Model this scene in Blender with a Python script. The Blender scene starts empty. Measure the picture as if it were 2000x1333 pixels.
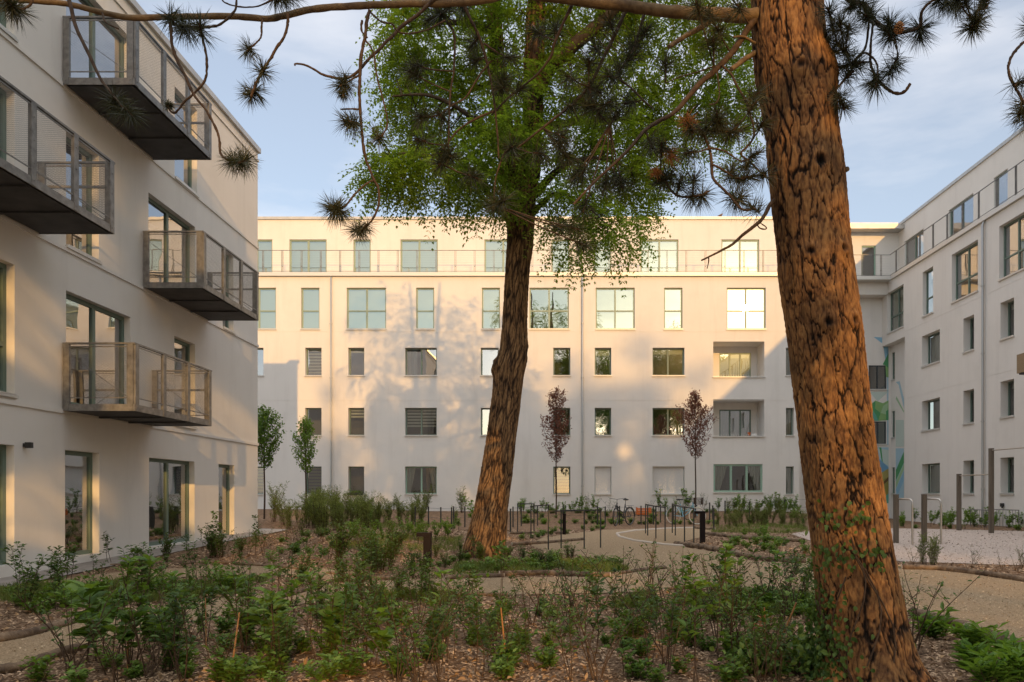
import bpy, math, random
import numpy as np
from mathutils import Vector, Matrix, geometry
# ---------------------------------------------------------------- camera, sky, sun, exposure
SC = bpy.context.scene; COL = SC.collection
F = 1450.0; CX, CY = 1078.0, 966.0; EYE = 1.33
cam_d = bpy.data.cameras.new('camera'); cam = bpy.data.objects.new('camera', cam_d); COL.objects.link(cam)
cam.location = (0, 0, EYE); cam.rotation_euler = (math.radians(90), 0, 0)
cam_d.sensor_width = 36; cam_d.lens = F/2000*36
cam_d.shift_x = -(CX-1000)/2000; cam_d.shift_y = (CY-666.5)/2000
cam_d.clip_start = .05; cam_d.clip_end = 2000
SC.camera = cam
SUN_AZ = math.atan2(379, -1450); SUN_EL = math.atan2(366, 1499)
w = bpy.data.worlds.new('World'); SC.world = w; w.use_nodes = True
nt = w.node_tree; bg = nt.nodes['Background']
sky = nt.nodes.new('ShaderNodeTexSky'); sky.sky_type = 'NISHITA'; sky.sun_disc = False
sky.sun_elevation = SUN_EL; sky.sun_rotation = SUN_AZ; sky.air_density = 1.0; sky.dust_density = 1.1; sky.ozone_density = 1.5
# thin cirrus mixed into the sky
tc = nt.nodes.new('ShaderNodeTexCoord'); mp = nt.nodes.new('ShaderNodeMapping'); mp.inputs['Scale'].default_value = (1.2, 1.6, 5)
mp.inputs['Rotation'].default_value = (0, .35, .4)
no = nt.nodes.new('ShaderNodeTexNoise'); no.inputs['Scale'].default_value = 2.1; no.inputs['Detail'].default_value = 6; no.inputs['Roughness'].default_value = .55
rp = nt.nodes.new('ShaderNodeValToRGB'); rp.color_ramp.elements[0].position = .42; rp.color_ramp.elements[1].position = .75
rp.color_ramp.elements[0].color = (.30, .30, .30, 1); rp.color_ramp.elements[1].color = (.80, .80, .80, 1)
mx = nt.nodes.new('ShaderNodeMixRGB')      # the veil scatters more light towards the sun
dt = nt.nodes.new('ShaderNodeVectorMath'); dt.operation = 'DOT_PRODUCT'; dt.inputs[1].default_value = tuple(Vector((379, -1450, 366)).normalized())
mr = nt.nodes.new('ShaderNodeMapRange'); mr.interpolation_type = 'SMOOTHSTEP'; mr.inputs[1].default_value = -.1; mr.inputs[2].default_value = .9; mr.inputs[3].default_value = 0; mr.inputs[4].default_value = 1
vc = nt.nodes.new('ShaderNodeMixRGB'); vc.inputs[1].default_value = (5.9, 5.85, 6.0, 1); vc.inputs[2].default_value = (6.2, 6.3, 6.4, 1)
nt.links.new(tc.outputs['Generated'], dt.inputs[0]); nt.links.new(dt.outputs['Value'], mr.inputs[0]); nt.links.new(mr.outputs[0], vc.inputs[0]); 
sp = nt.nodes.new('ShaderNodeSeparateXYZ'); m2 = nt.nodes.new('ShaderNodeMapRange'); m2.interpolation_type = 'SMOOTHSTEP'; m2.inputs[1].default_value = .58; m2.inputs[2].default_value = .95; m2.inputs[3].default_value = 1; m2.inputs[4].default_value = 3.7
mu = nt.nodes.new('ShaderNodeMixRGB'); mu.blend_type = 'MULTIPLY'; mu.inputs[0].default_value = 1       # overhead veil brightened out of view, added to lift wall and ground light
nt.links.new(tc.outputs['Generated'], sp.inputs[0]); nt.links.new(sp.outputs['Z'], m2.inputs[0]); nt.links.new(vc.outputs[0], mu.inputs[1]); nt.links.new(m2.outputs[0], mu.inputs[2]); nt.links.new(mu.outputs[0], mx.inputs[2])
nt.links.new(tc.outputs['Generated'], mp.inputs[0]); nt.links.new(mp.outputs[0], no.inputs[0]); nt.links.new(no.outputs[0], rp.inputs[0])
nt.links.new(rp.outputs[0], mx.inputs[0]); nt.links.new(sky.outputs[0], mx.inputs[1]); nt.links.new(mx.outputs[0], bg.inputs[0])
bg.inputs[1].default_value = .13
sd = bpy.data.lights.new('sun', 'SUN'); sun = bpy.data.objects.new('sun', sd); COL.objects.link(sun)
sd.energy = 2.65; sd.angle = math.radians(.5); sd.color = (.78, .43, .13)
sdir = Vector((379, -1450, 366)).normalized(); sun.rotation_euler = sdir.to_track_quat('Z', 'Y').to_euler(); sun.location = (5, -10, 30)
SC.view_settings.view_transform = 'Standard'; SC.view_settings.look = 'None'; SC.view_settings.gamma = 1; SC.view_settings.exposure = .52
SC.cycles.max_bounces = 8; SC.cycles.transparent_max_bounces = 16; SC.cycles.diffuse_bounces = 3
try: SC.cycles.use_denoising = True
except Exception: pass
R = random.Random(7); NR = np.random.default_rng(7)

# ---------------------------------------------------------------- helpers
def P(px, py, d): return Vector(((px-CX)/F*d, d, EYE+(CY-py)/F*d))
def obj(name, mesh, parent=None, label=None):
    o = bpy.data.objects.new(name, mesh); COL.objects.link(o)
    if parent: o.parent = parent
    if label: o['label'] = label
    return o
def tag(o, label, cat=None, group=None, kind=None):
    o['label'] = label
    if cat: o['category'] = cat
    if group: o['group'] = group
    if kind: o['kind'] = kind
    return o
def thing(name, label, cat, loc=(0, 0, 0), rz=0, group=None):
    o = bpy.data.objects.new(name, None); COL.objects.link(o); o.location = loc; o.rotation_euler = (0, 0, rz); o.empty_display_size = .2
    return tag(o, label, cat, group)
def np_mesh(name, V, Fc, mats, smooth=False, mi=None):
    V = np.asarray(V, dtype=np.float32).reshape(-1, 3); Fc = np.asarray(Fc, dtype=np.int32)
    me = bpy.data.meshes.new(name); k = Fc.shape[1]; n = len(Fc)
    me.vertices.add(len(V)); me.vertices.foreach_set('co', V.ravel())
    me.loops.add(n*k); me.loops.foreach_set('vertex_index', Fc.ravel())
    me.polygons.add(n); me.polygons.foreach_set('loop_start', np.arange(n, dtype=np.int32)*k)
    me.polygons.foreach_set('use_smooth', np.full(n, smooth))
    for m in (mats if isinstance(mats, (list, tuple)) else [mats]): me.materials.append(m)
    if mi is not None: me.polygons.foreach_set('material_index', np.asarray(mi, dtype=np.int32))
    me.update(calc_edges=True); me.validate(); return me
class MB:
    def __init__(s): s.v = []; s.f = []; s.m = []; s.sm = []
    def add(s, vs, fs, mi=0, smooth=False):
        b = len(s.v); s.v += [tuple(v) for v in vs]
        for f in fs: s.f.append([b+i for i in f]); s.m.append(mi); s.sm.append(smooth)
        return s
    def box(s, a, b, mi=0):
        x0, y0, z0 = [min(a[i], b[i]) for i in range(3)]; x1, y1, z1 = [max(a[i], b[i]) for i in range(3)]
        return s.add([(x0,y0,z0),(x1,y0,z0),(x1,y1,z0),(x0,y1,z0),(x0,y0,z1),(x1,y0,z1),(x1,y1,z1),(x0,y1,z1)],
                     [(0,3,2,1),(4,5,6,7),(0,1,5,4),(1,2,6,5),(2,3,7,6),(3,0,4,7)], mi)
    def obox(s, O, A, B, C, mi=0):      # oriented box from corner O and three edge vectors
        O, A, B, C = map(Vector, (O, A, B, C))
        if A.cross(B).dot(C) < 0: A, B = B, A
        return s.add([O, O+A, O+A+B, O+B, O+C, O+A+C, O+A+B+C, O+B+C], [(0,3,2,1),(4,5,6,7),(0,1,5,4),(1,2,6,5),(2,3,7,6),(3,0,4,7)], mi)
    def quad(s, a, b, c, d, mi=0): return s.add([a, b, c, d], [(0, 1, 2, 3)], mi)
    def tube(s, pts, rad, n=6, mi=0, cap=True, smooth=True):
        pts = [Vector(p) for p in pts]; k = len(pts)
        if not isinstance(rad, (list, tuple)): rad = [rad]*k
        vs = []; up = None
        for i, p in enumerate(pts):
            t = (pts[min(i+1, k-1)]-pts[max(i-1, 0)]).normalized()
            if up is None: up = t.orthogonal().normalized()
            up = (up-t*up.dot(t)); up = up.normalized() if up.length > 1e-6 else t.orthogonal().normalized()
            sd_ = t.cross(up)
            for j in range(n):
                a = 2*math.pi*(j+.5)/n; vs.append(p+(up*math.cos(a)+sd_*math.sin(a))*rad[i])
        fs = [(i*n+j, i*n+(j+1) % n, (i+1)*n+(j+1) % n, (i+1)*n+j) for i in range(k-1) for j in range(n)]
        s.add(vs, fs, mi, smooth)
        if cap: s.add(vs[:n], [tuple(reversed(range(n)))], mi); s.add(vs[-n:], [tuple(range(n))], mi)
        return s
    def torus(s, C, A, B, r, t, n=28, k=6, mi=0):
        C, A, B = Vector(C), Vector(A).normalized(), Vector(B).normalized(); N = A.cross(B); vs = []
        for i in range(n):
            a = 2*math.pi*i/n; d = A*math.cos(a)+B*math.sin(a)
            for j in range(k):
                b = 2*math.pi*j/k; vs.append(C+d*(r+t*math.cos(b))+N*t*math.sin(b))
        fs = [(i*k+j, ((i+1) % n)*k+j, ((i+1) % n)*k+(j+1) % k, i*k+(j+1) % k) for i in range(n) for j in range(k)]
        return s.add(vs, fs, mi, True)
    def ball(s, C, rx, ry, rz, n=10, m=7, mi=0):
        vs = []; C = Vector(C)
        for i in range(m+1):
            t = math.pi*i/m
            for j in range(n):
                a = 2*math.pi*j/n; vs.append(C+Vector((rx*math.sin(t)*math.cos(a), ry*math.sin(t)*math.sin(a), rz*math.cos(t))))
        return s.add(vs, [(i*n+j, (i+1)*n+j, (i+1)*n+(j+1) % n, i*n+(j+1) % n) for i in range(m) for j in range(n)], mi, True)
    def mesh(s, name, mats):
        me = bpy.data.meshes.new(name); me.from_pydata(s.v, [], s.f)
        for m in (mats if isinstance(mats, (list, tuple)) else [mats]): me.materials.append(m)
        me.polygons.foreach_set('material_index', s.m); me.polygons.foreach_set('use_smooth', s.sm); me.update(); return me
    def build(s, name, mats, parent=None, label=None):
        return obj(name, s.mesh(name, mats), parent, label)
# numpy value noise
def _h(ix, iy, iz):
    n = (ix*374761393+iy*668265263+iz*2147483647 % 1000003*97) & 0x7fffffff
    n = (n ^ (n >> 13))*1274126177 & 0x7fffffff
    return ((n ^ (n >> 16)) & 0xffff)/65535.0
def vnoise(x, y, z):
    x, y, z = np.broadcast_arrays(x, y, z)
    ix, iy, iz = np.floor(x).astype(np.int64), np.floor(y).astype(np.int64), np.floor(z).astype(np.int64)
    fx, fy, fz = x-ix, y-iy, z-iz; fx, fy, fz = [t*t*(3-2*t) for t in (fx, fy, fz)]; r = 0
    for a in (0, 1):
        for b in (0, 1):
            for c in (0, 1):
                r = r+_h(ix+a, iy+b, iz+c)*(fx if a else 1-fx)*(fy if b else 1-fy)*(fz if c else 1-fz)
    return r
def fbm(x, y, z, o=4):
    r = 0; a = .5
    for i in range(o): r = r+a*vnoise(x*2**i+i*7.3, y*2**i+i*3.1, z*2**i+i*5.7); a *= .5
    return r
def smooth(e0, e1, x):
    t = np.clip((x-e0)/(e1-e0), 0, 1); return t*t*(3-2*t)
def ground(x, y):
    x = np.asarray(x, float); y = np.asarray(y, float)
    g = np.interp(y, [-60, 11, 22, 29.8, 32.2, 45], [0, 0, .16, .16, .50, .58])
    g = g+.10*smooth(-6, -8, x)*smooth(10, 20, y)
    g = g-.42*smooth(29, 32, y)*smooth(11, 14, x)
    g = g+.26*np.exp(-((x+9.2)**2/3.+(y-24.5)**2/4.))+.12*np.exp(-((x+4.5)**2/6.+(y-18)**2/7.))
    return g+.05*(fbm(x*.35, y*.35, 1.5, 2)-.37)
def G(px, py):                                 # photo pixel on the ground -> world point
    d = 8.
    for _ in range(30):
        gz = float(ground((px-CX)/F*d, d)); d = .5*d+.5*min(60, max(2, (EYE-gz)*F/max(4, py-CY)))
    x = (px-CX)/F*d; return Vector((x, d, float(ground(x, d))))

# ---------------------------------------------------------------- materials
def mat(name, color, rough=.6, metal=0, spec=.4, noise=None, bump=None, coords='Object', island=0, attr=None):
    m = bpy.data.materials.new(name); m.use_nodes = True; t = m.node_tree; b = t.nodes['Principled BSDF']
    b.inputs['Base Color'].default_value = (*color, 1); b.inputs['Roughness'].default_value = rough
    b.inputs['Metallic'].default_value = metal; b.inputs['Specular IOR Level'].default_value = spec
    tc = t.nodes.new('ShaderNodeTexCoord'); last = None
    if noise:      # (scale, colour2, lo, hi, stretch)
        sc, c2, lo, hi, st = noise
        mp = t.nodes.new('ShaderNodeMapping'); mp.inputs['Scale'].default_value = st; t.links.new(tc.outputs[coords], mp.inputs[0])
        n = t.nodes.new('ShaderNodeTexNoise'); n.inputs['Scale'].default_value = sc; n.inputs['Detail'].default_value = 7; n.inputs['Roughness'].default_value = .6
        t.links.new(mp.outputs[0], n.inputs[0]); r = t.nodes.new('ShaderNodeMapRange'); r.inputs[1].default_value = lo; r.inputs[2].default_value = hi
        t.links.new(n.outputs[0], r.inputs[0]); x = t.nodes.new('ShaderNodeMixRGB'); x.inputs[1].default_value = (*color, 1); x.inputs[2].default_value = (*c2, 1)
        t.links.new(r.outputs[0], x.inputs[0]); t.links.new(x.outputs[0], b.inputs['Base Color']); last = x.outputs[0]
    if island:
        g = t.nodes.new('ShaderNodeNewGeometry'); oi = t.nodes.new('ShaderNodeObjectInfo')
        ad = t.nodes.new('ShaderNodeMath'); ad.operation = 'MULTIPLY_ADD'; ad.inputs[1].default_value = .35; t.links.new(oi.outputs['Random'], ad.inputs[0])
        ml = t.nodes.new('ShaderNodeMath'); ml.operation = 'MULTIPLY'; ml.inputs[1].default_value = .65; t.links.new(g.outputs['Random Per Island'], ml.inputs[0]); t.links.new(ml.outputs[0], ad.inputs[2])
        x = t.nodes.new('ShaderNodeMixRGB'); t.links.new(ad.outputs[0], x.inputs[0]); x.inputs[1].default_value = (*color, 1); x.inputs[2].default_value = (*island, 1)
        t.links.new(x.outputs[0], b.inputs['Base Color']); last = x.outputs[0]
    if attr:
        a = t.nodes.new('ShaderNodeAttribute'); a.attribute_name = attr[0]; r = t.nodes.new('ShaderNodeValToRGB'); el = r.color_ramp.elements
        el[0].position, el[0].color = attr[1][0][0], (*attr[1][0][1], 1); el[1].position, el[1].color = attr[1][-1][0], (*attr[1][-1][1], 1)
        for p_, c_ in attr[1][1:-1]: e = el.new(p_); e.color = (*c_, 1)
        t.links.new(a.outputs['Fac'], r.inputs[0])
        if last is not None:
            x = t.nodes.new('ShaderNodeMixRGB'); x.blend_type = 'MULTIPLY'; x.inputs[0].default_value = 1; t.links.new(r.outputs[0], x.inputs[1]); t.links.new(last, x.inputs[2]); t.links.new(x.outputs[0], b.inputs['Base Color']); last = x.outputs[0]
        else: t.links.new(r.outputs[0], b.inputs['Base Color'])
    if bump:       # list of (scale, strength, distance, stretch)
        prev = None
        for sc, s_, d_, st in bump:
            mp = t.nodes.new('ShaderNodeMapping'); mp.inputs['Scale'].default_value = st; t.links.new(tc.outputs[coords], mp.inputs[0])
            n = t.nodes.new('ShaderNodeTexNoise'); n.inputs['Scale'].default_value = sc; n.inputs['Detail'].default_value = 5; t.links.new(mp.outputs[0], n.inputs[0])
            bp = t.nodes.new('ShaderNodeBump'); bp.inputs['Strength'].default_value = s_; bp.inputs['Distance'].default_value = d_; t.links.new(n.outputs[0], bp.inputs['Height'])
            if prev: t.links.new(prev, bp.inputs['Normal'])
            prev = bp.outputs[0]
        t.links.new(prev, b.inputs['Normal'])
    m['_'] = 1; return m
def leafmat(name, c1, c2, trans=.35):
    m = mat(name, c1, .5, 0, .28, island=c2); t = m.node_tree; b = t.nodes['Principled BSDF']; out = t.nodes['Material Output']
    src = b.inputs['Base Color'].links[0].from_socket
    tr = t.nodes.new('ShaderNodeBsdfTranslucent'); g = t.nodes.new('ShaderNodeMixRGB'); g.blend_type = 'MULTIPLY'; g.inputs[0].default_value = 1
    g.inputs[2].default_value = (1.7, 1.6, .7, 1); t.links.new(src, g.inputs[1]); t.links.new(g.outputs[0], tr.inputs[0])
    x = t.nodes.new('ShaderNodeMixShader'); x.inputs[0].default_value = trans; t.links.new(b.outputs[0], x.inputs[1]); t.links.new(tr.outputs[0], x.inputs[2]); t.links.new(x.outputs[0], out.inputs[0])
    return m
def glass(name, base, tint=(1, 1, 1), haze=.06, wave=.0):
    m = bpy.data.materials.new(name); m.use_nodes = True; t = m.node_tree; t.nodes.remove(t.nodes['Principled BSDF']); out = t.nodes['Material Output']
    tr = t.nodes.new('ShaderNodeBsdfTransparent'); tr.inputs[0].default_value = (.75, .8, .77, 1)
    gl = t.nodes.new('ShaderNodeBsdfGlossy'); gl.inputs['Roughness'].default_value = 0.0; gl.inputs[0].default_value = (*tint, 1)
    g2 = t.nodes.new('ShaderNodeBsdfGlossy'); g2.inputs['Roughness'].default_value = .16; g2.inputs[0].default_value = (*tint, 1)
    tc = t.nodes.new('ShaderNodeTexCoord'); n = t.nodes.new('ShaderNodeTexNoise'); n.inputs['Scale'].default_value = 1.1; n.inputs['Detail'].default_value = 1; t.links.new(tc.outputs['Object'], n.inputs[0])
    bp = t.nodes.new('ShaderNodeBump'); bp.inputs['Strength'].default_value = 1; bp.inputs['Distance'].default_value = .004+wave; t.links.new(n.outputs[0], bp.inputs['Height']); t.links.new(bp.outputs[0], gl.inputs['Normal'])
    mg = t.nodes.new('ShaderNodeMixShader'); mg.inputs[0].default_value = haze; t.links.new(gl.outputs[0], mg.inputs[1]); t.links.new(g2.outputs[0], mg.inputs[2])
    lw = t.nodes.new('ShaderNodeFresnel'); lw.inputs[0].default_value = 1.55
    mr = t.nodes.new('ShaderNodeMapRange'); mr.inputs[1].default_value = .04; mr.inputs[2].default_value = 1; mr.inputs[3].default_value = base; mr.inputs[4].default_value = 1; t.links.new(lw.outputs[0], mr.inputs[0])
    x = t.nodes.new('ShaderNodeMixShader'); t.links.new(mr.outputs[0], x.inputs[0]); t.links.new(tr.outputs[0], x.inputs[1]); t.links.new(mg.outputs[0], x.inputs[2]); t.links.new(x.outputs[0], out.inputs[0])
    return m
M = {}
M['plaster'] = mat('plaster', (.765, .725, .67), .9, 0, .2, noise=(.45, (.71, .67, .615), .3, .75, (1, 1, .6)), bump=[(60, .25, .004, (1, 1, 1)), (3, .25, .012, (1, 1, .5))])
pt_ = M['plaster'].node_tree; pb_ = pt_.nodes['Principled BSDF']; src_ = pb_.inputs['Base Color'].links[0].from_socket       # faint streaks and blotches of weathering
for sc_, st_, lo_, hi_, am_ in ((2.2, (1, 1, .10), .52, .78, .10), (.9, (1, 1, 1), .5, .8, .08)):
    tc_ = pt_.nodes.new('ShaderNodeTexCoord'); mp_ = pt_.nodes.new('ShaderNodeMapping'); mp_.inputs['Scale'].default_value = st_; pt_.links.new(tc_.outputs['Object'], mp_.inputs[0]); n_ = pt_.nodes.new('ShaderNodeTexNoise'); n_.inputs['Scale'].default_value = sc_; n_.inputs['Detail'].default_value = 8; n_.inputs['Roughness'].default_value = .65; pt_.links.new(mp_.outputs[0], n_.inputs[0])
    r_ = pt_.nodes.new('ShaderNodeMapRange'); r_.inputs[1].default_value = lo_; r_.inputs[2].default_value = hi_; r_.inputs[4].default_value = am_*2; pt_.links.new(n_.outputs[0], r_.inputs[0]); x_ = pt_.nodes.new('ShaderNodeMixRGB'); x_.inputs[2].default_value = (.42, .38, .33, 1); pt_.links.new(r_.outputs[0], x_.inputs[0]); pt_.links.new(src_, x_.inputs[1]); src_ = x_.outputs[0]
pt_.links.new(src_, pb_.inputs['Base Color'])
M['coping'] = mat('coping_metal', (.52, .50, .47), .45, .5, .5, noise=(3, (.40, .39, .37), .4, .7, (1, 1, 1)))
M['sill'] = mat('sill_aluminium', (.62, .60, .56), .45, .3, .5)
M['frame'] = mat('green_frame_paint', (.135, .19, .15), .5, 0, .5)
M['frame_light'] = mat('sage_frame_paint', (.27, .33, .24), .5, 0, .5)
M['frame_sage'] = mat('mint_frame_paint', (.28, .42, .32), .5, 0, .5)
M['frame_dark'] = mat('slate_frame_paint', (.05, .06, .065), .4, 0, .5)
M['glass_hi'] = glass('coated_glass', .42, (.74, .86, .80), .035)
M['glass'] = glass('window_glass', .42, (.95, .97, 1.0), .03)
M['glass_lo'] = glass('clear_glass', .16, (1, 1, 1), .03)
M['galv'] = mat('galvanised_steel', (.26, .25, .235), .5, .45, .5, noise=(9, (.14, .13, .125), .35, .7, (1, 1, 1)), bump=[(40, .2, .002, (1, 1, 1))])
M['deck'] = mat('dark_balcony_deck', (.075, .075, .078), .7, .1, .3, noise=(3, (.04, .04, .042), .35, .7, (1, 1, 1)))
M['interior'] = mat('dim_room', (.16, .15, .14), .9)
M['curtain'] = mat('curtain_cloth', (.55, .54, .48), .9, 0, .1, noise=(14, (.30, .31, .27), .35, .65, (1, 1, .03)))
M['curtain_olive'] = mat('olive_curtain_cloth', (.42, .38, .22), .9, 0, .1, noise=(14, (.20, .19, .10), .35, .65, (1, 1, .03)))
M['blind'] = mat('pale_blind', (.60, .60, .52), .8)
M['blind_olive'] = mat('olive_blind', (.25, .25, .15), .8)
M['shutter'] = mat('white_shutter', (.70, .67, .63), .6)
M['pipe'] = mat('zinc_pipe', (.42, .42, .41), .4, .6, .5)
M['black'] = mat('black_paint', (.02, .02, .02), .4, .0, .5)
M['post'] = mat('dark_steel_post', (.045, .047, .045), .5, .5, .5)
M['stainless'] = mat('brushed_steel', (.45, .41, .36), .35, .8, .5, bump=[(80, .1, .001, (1, 1, .05))])
M['weathered'] = mat('weathered_wood_post', (.16, .13, .10), .8, 0, .2, noise=(10, (.10, .08, .06), .35, .65, (1, 1, .1)))
M['bollard'] = mat('brown_bollard_paint', (.016, .011, .010), .75, .0, .15)
M['mulch'] = mat('bark_mulch', (.30, .19, .115), .95, 0, .15, noise=(9, (.12, .07, .04), .35, .68, (1, 1, 1)), bump=[(42, .9, .05, (1, 1, 1)), (11, .8, .05, (1, 1, 1))])
M['chip'] = mat('wood_chip', (.10, .057, .033), .9, 0, .2, island=(.66, .46, .29))
M['gravel'] = mat('tan_gravel', (.40, .285, .17), .95, 0, .2, noise=(55, (.20, .14, .08), .38, .66, (1, 1, 1)), bump=[(90, .8, .02, (1, 1, 1)), (6, .5, .03, (1, 1, 1))])
M['pale_gravel'] = mat('pale_gravel', (.57, .46, .385), .95, 0, .2, noise=(40, (.34, .27, .225), .38, .66, (1, 1, 1)), bump=[(60, .9, .03, (1, 1, 1)), (5, .5, .04, (1, 1, 1))])
M['stone'] = mat('small_stones', (.16, .11, .065), .9, 0, .25, island=(.68, .52, .34))
M['stone_pale'] = mat('pale_small_stones', (.30, .235, .195), .9, 0, .25, island=(.74, .63, .54))
M['paving'] = mat('concrete_paving', (.36, .32, .28), .9, 0, .2, noise=(4, (.26, .23, .20), .35, .7, (1, 1, 1)), bump=[(30, .3, .01, (1, 1, 1))])
M['log'] = mat('log_bark', (.24, .165, .105), .9, 0, .2, noise=(7, (.09, .06, .04), .38, .62, (1, 1, 1)), bump=[(18, .9, .03, (1, 1, 1))])
M['edging'] = mat('pale_edging', (.50, .42, .34), .8)
M['leaf_dark'] = leafmat('dark_leaf', (.026, .062, .014), (.125, .20, .045))
M['leaf_mid'] = leafmat('mid_leaf', (.042, .10, .015), (.17, .27, .050))
M['leaf_bright'] = leafmat('bright_leaf', (.085, .17, .025), (.17, .28, .05), .4)
M['leaf_feather'] = leafmat('feathery_leaf', (.085, .125, .035), (.19, .23, .075), .4)
M['leaf_locust'] = leafmat('locust_leaf', (.055, .115, .012), (.24, .33, .045), .55)
M['leaf_purple'] = leafmat('purple_leaf', (.075, .026, .024), (.20, .085, .065), .3)
M['leaf_brown'] = leafmat('brown_leaf', (.22, .08, .03), (.40, .16, .06), .3)
M['grass'] = leafmat('grass_blade', (.075, .12, .03), (.21, .25, .075), .35)
M['needle'] = leafmat('pine_needle', (.022, .032, .016), (.065, .065, .032), .12)
M['needle_brown'] = leafmat('dry_needle', (.28, .10, .03), (.42, .19, .07), .3)
M['twig'] = mat('twig_bark', (.10, .065, .042), .85, 0, .2, noise=(30, (.05, .032, .022), .35, .65, (1, 1, 1)))
M['cane'] = mat('orange_cane', (.40, .19, .07), .7)
M['pinebark'] = mat('pine_bark', (1, .93, .84), .9, 0, .15, noise=(3.2, (.46, .46, .46), .42, .64, (1, 1, .6)), bump=[(55, .7, .012, (1, 1, .5)), (160, .5, .004, (1, 1, 1))],  # broad dark grey patches also put the trunk's dappled shade into the bark colour
                    attr=('bark', [(0, (.009, .007, .006)), (.24, (.045, .027, .018)), (.46, (.165, .085, .042)), (.64, (.32, .172, .072)), (1, (.58, .35, .15))]))
M['locustbark'] = mat('locust_bark', (.95, .93, .9), .92, 0, .15, noise=(12, (.6, .58, .56), .35, .66, (1, 1, .12)), bump=[(45, .7, .015, (1, 1, .15)), (140, .5, .004, (1, 1, .5))],
                    attr=('bark', [(0, (.018, .013, .010)), (.34, (.070, .044, .028)), (.64, (.25, .145, .072)), (1, (.56, .35, .17))]))
M['darkbark'] = mat('dark_limb_bark', (.085, .065, .045), .9, 0, .15, noise=(10, (.04, .03, .022), .35, .65, (1, 1, 1)), bump=[(25, .8, .02, (1, 1, 1))])
M['branchbark'] = mat('branch_bark', (.22, .15, .08), .9, 0, .2, noise=(14, (.10, .065, .04), .35, .65, (1, 1, 1)), bump=[(40, .6, .01, (1, 1, 1))])

# ---------------------------------------------------------------- ground, paths
def sheet(name, poly_px, m, dz, step=.5, world=None):
    pts = world or [G(*p) for p in poly_px]
    pts = [Vector((p[0], p[1])) for p in pts]
    dn = []
    for i, p in enumerate(pts):
        q = pts[(i+1) % len(pts)]; n = max(1, int((q-p).length/step))
        dn += [p+(q-p)*(j/n) for j in range(n)]
    xs = [p.x for p in dn]; ys = [p.y for p in dn]; inner = []
    arr = np.array([[p.x, p.y] for p in dn])
    gx, gy = np.meshgrid(np.arange(min(xs), max(xs), step), np.arange(min(ys), max(ys), step)); gx = gx.ravel()+.001; gy = gy.ravel()+.001
    ins = inpoly(gx, gy, arr); inner = [Vector((a, b)) for a, b in zip(gx[ins], gy[ins])]
    n = len(dn); res = geometry.delaunay_2d_cdt(dn+inner, [(i, (i+1) % n) for i in range(n)], [], 1, 1e-4)
    V = [(v.x, v.y, float(ground(v.x, v.y))+dz) for v in res[0]]
    mb = MB(); mb.add(V, [tuple(f) for f in res[2]], 0, True); o = mb.build(name, m); o['kind'] = 'structure'
    AREAS.append(arr); return o
def inpoly(x, y, arr):
    c = np.zeros(len(x), bool); n = len(arr)
    for i in range(n):
        x1, y1 = arr[i]; x2, y2 = arr[(i+1) % n]
        if y1 == y2: continue
        k = ((y1 > y) != (y2 > y)) & (x < (x2-x1)*(y-y1)/(y2-y1)+x1); c ^= k
    return c
AREAS = []
gx = np.concatenate([np.linspace(-300, -20, 12), np.arange(-19.7, 20, .3), np.linspace(20.3, 300, 12)])
gy = np.concatenate([np.linspace(-300, -4, 12), np.arange(-3.7, 40, .3), np.linspace(40.3, 400, 12)])
GX, GY = np.meshgrid(gx, gy); nx = len(gx); ny = len(gy)
V = np.stack([GX, GY, ground(GX, GY)], -1).reshape(-1, 3)
i, j = np.meshgrid(np.arange(nx-1), np.arange(ny-1)); a = (j*nx+i).ravel()
tag(obj('ground', np_mesh('ground', V, np.stack([a, a+1, a+nx+1, a+nx], -1), M['mulch'], True)), 'brown bark mulch ground of the planted courtyard', kind='structure')
pathA = [(-260,1275),(0,1250),(145,1213),(300,1188),(450,1168),(560,1156),(640,1142),(760,1135),(880,1131),(1190,1128),(1230,1112),(1150,1090),(1060,1077),(1035,1064),
         (1060,1051),(1180,1036),(1350,1031),(1395,1030),(1385,1046),(1325,1062),(1330,1069),(1400,1080),(1480,1100),(1600,1097),(1700,1104),(1765,1112),(1880,1117),(2010,1137),(2260,1170),
         (2300,1420),(2000,1292),(1900,1247),(1790,1208),(1700,1182),(1600,1168),(1500,1158),(1330,1150),(1250,1158),(1050,1163),(900,1164),(760,1166),(600,1181),(450,1202),(300,1228),(150,1264),(0,1308),(-300,1390)]
tag(sheet('path', pathA, M['gravel'], .012, .4), 'tan gravel path winding between the planted beds', kind='structure')
pathB = [(60,1140),(240,1118),(420,1106),(560,1107),(640,1112),(700,1120),(690,1130),(640,1134),(540,1124),(420,1126),(300,1132),(170,1148)]
tag(sheet('side_path', pathB, M['gravel'], .012, .4), 'narrow gravel strip running along the left beds', kind='structure')
gravelR = [(1545,1044),(1600,1034),(1740,1033),(1900,1036),(2060,1040),(2300,1052),(2320,1125),(2010,1106),(1760,1098),(1640,1078),(1590,1060)]
tag(sheet('exercise_ground', gravelR, M['pale_gravel'], .012, .5), 'pale gravel surface under the exercise bars', kind='structure')
tag(sheet('pavement', None, M['paving'], .02, .5, world=[(-8.6, -4), (-7.75, -4), (-7.75, 21.9), (-8.6, 21.9)]), 'pale concrete strip at the foot of the left building', kind='structure')
edge = [G(*p) for p in [(1370,1032),(1300,1034),(1240,1038),(1205,1044),(1210,1050),(1240,1058),(1300,1066),(1360,1070)]]
mb = MB(); mb.tube([p+Vector((0, 0, .012)) for p in edge], .045, 6); tag(mb.build('path_edging', M['edging']), 'pale curved edging line set in the gravel by the bikes', kind='structure')

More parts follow.
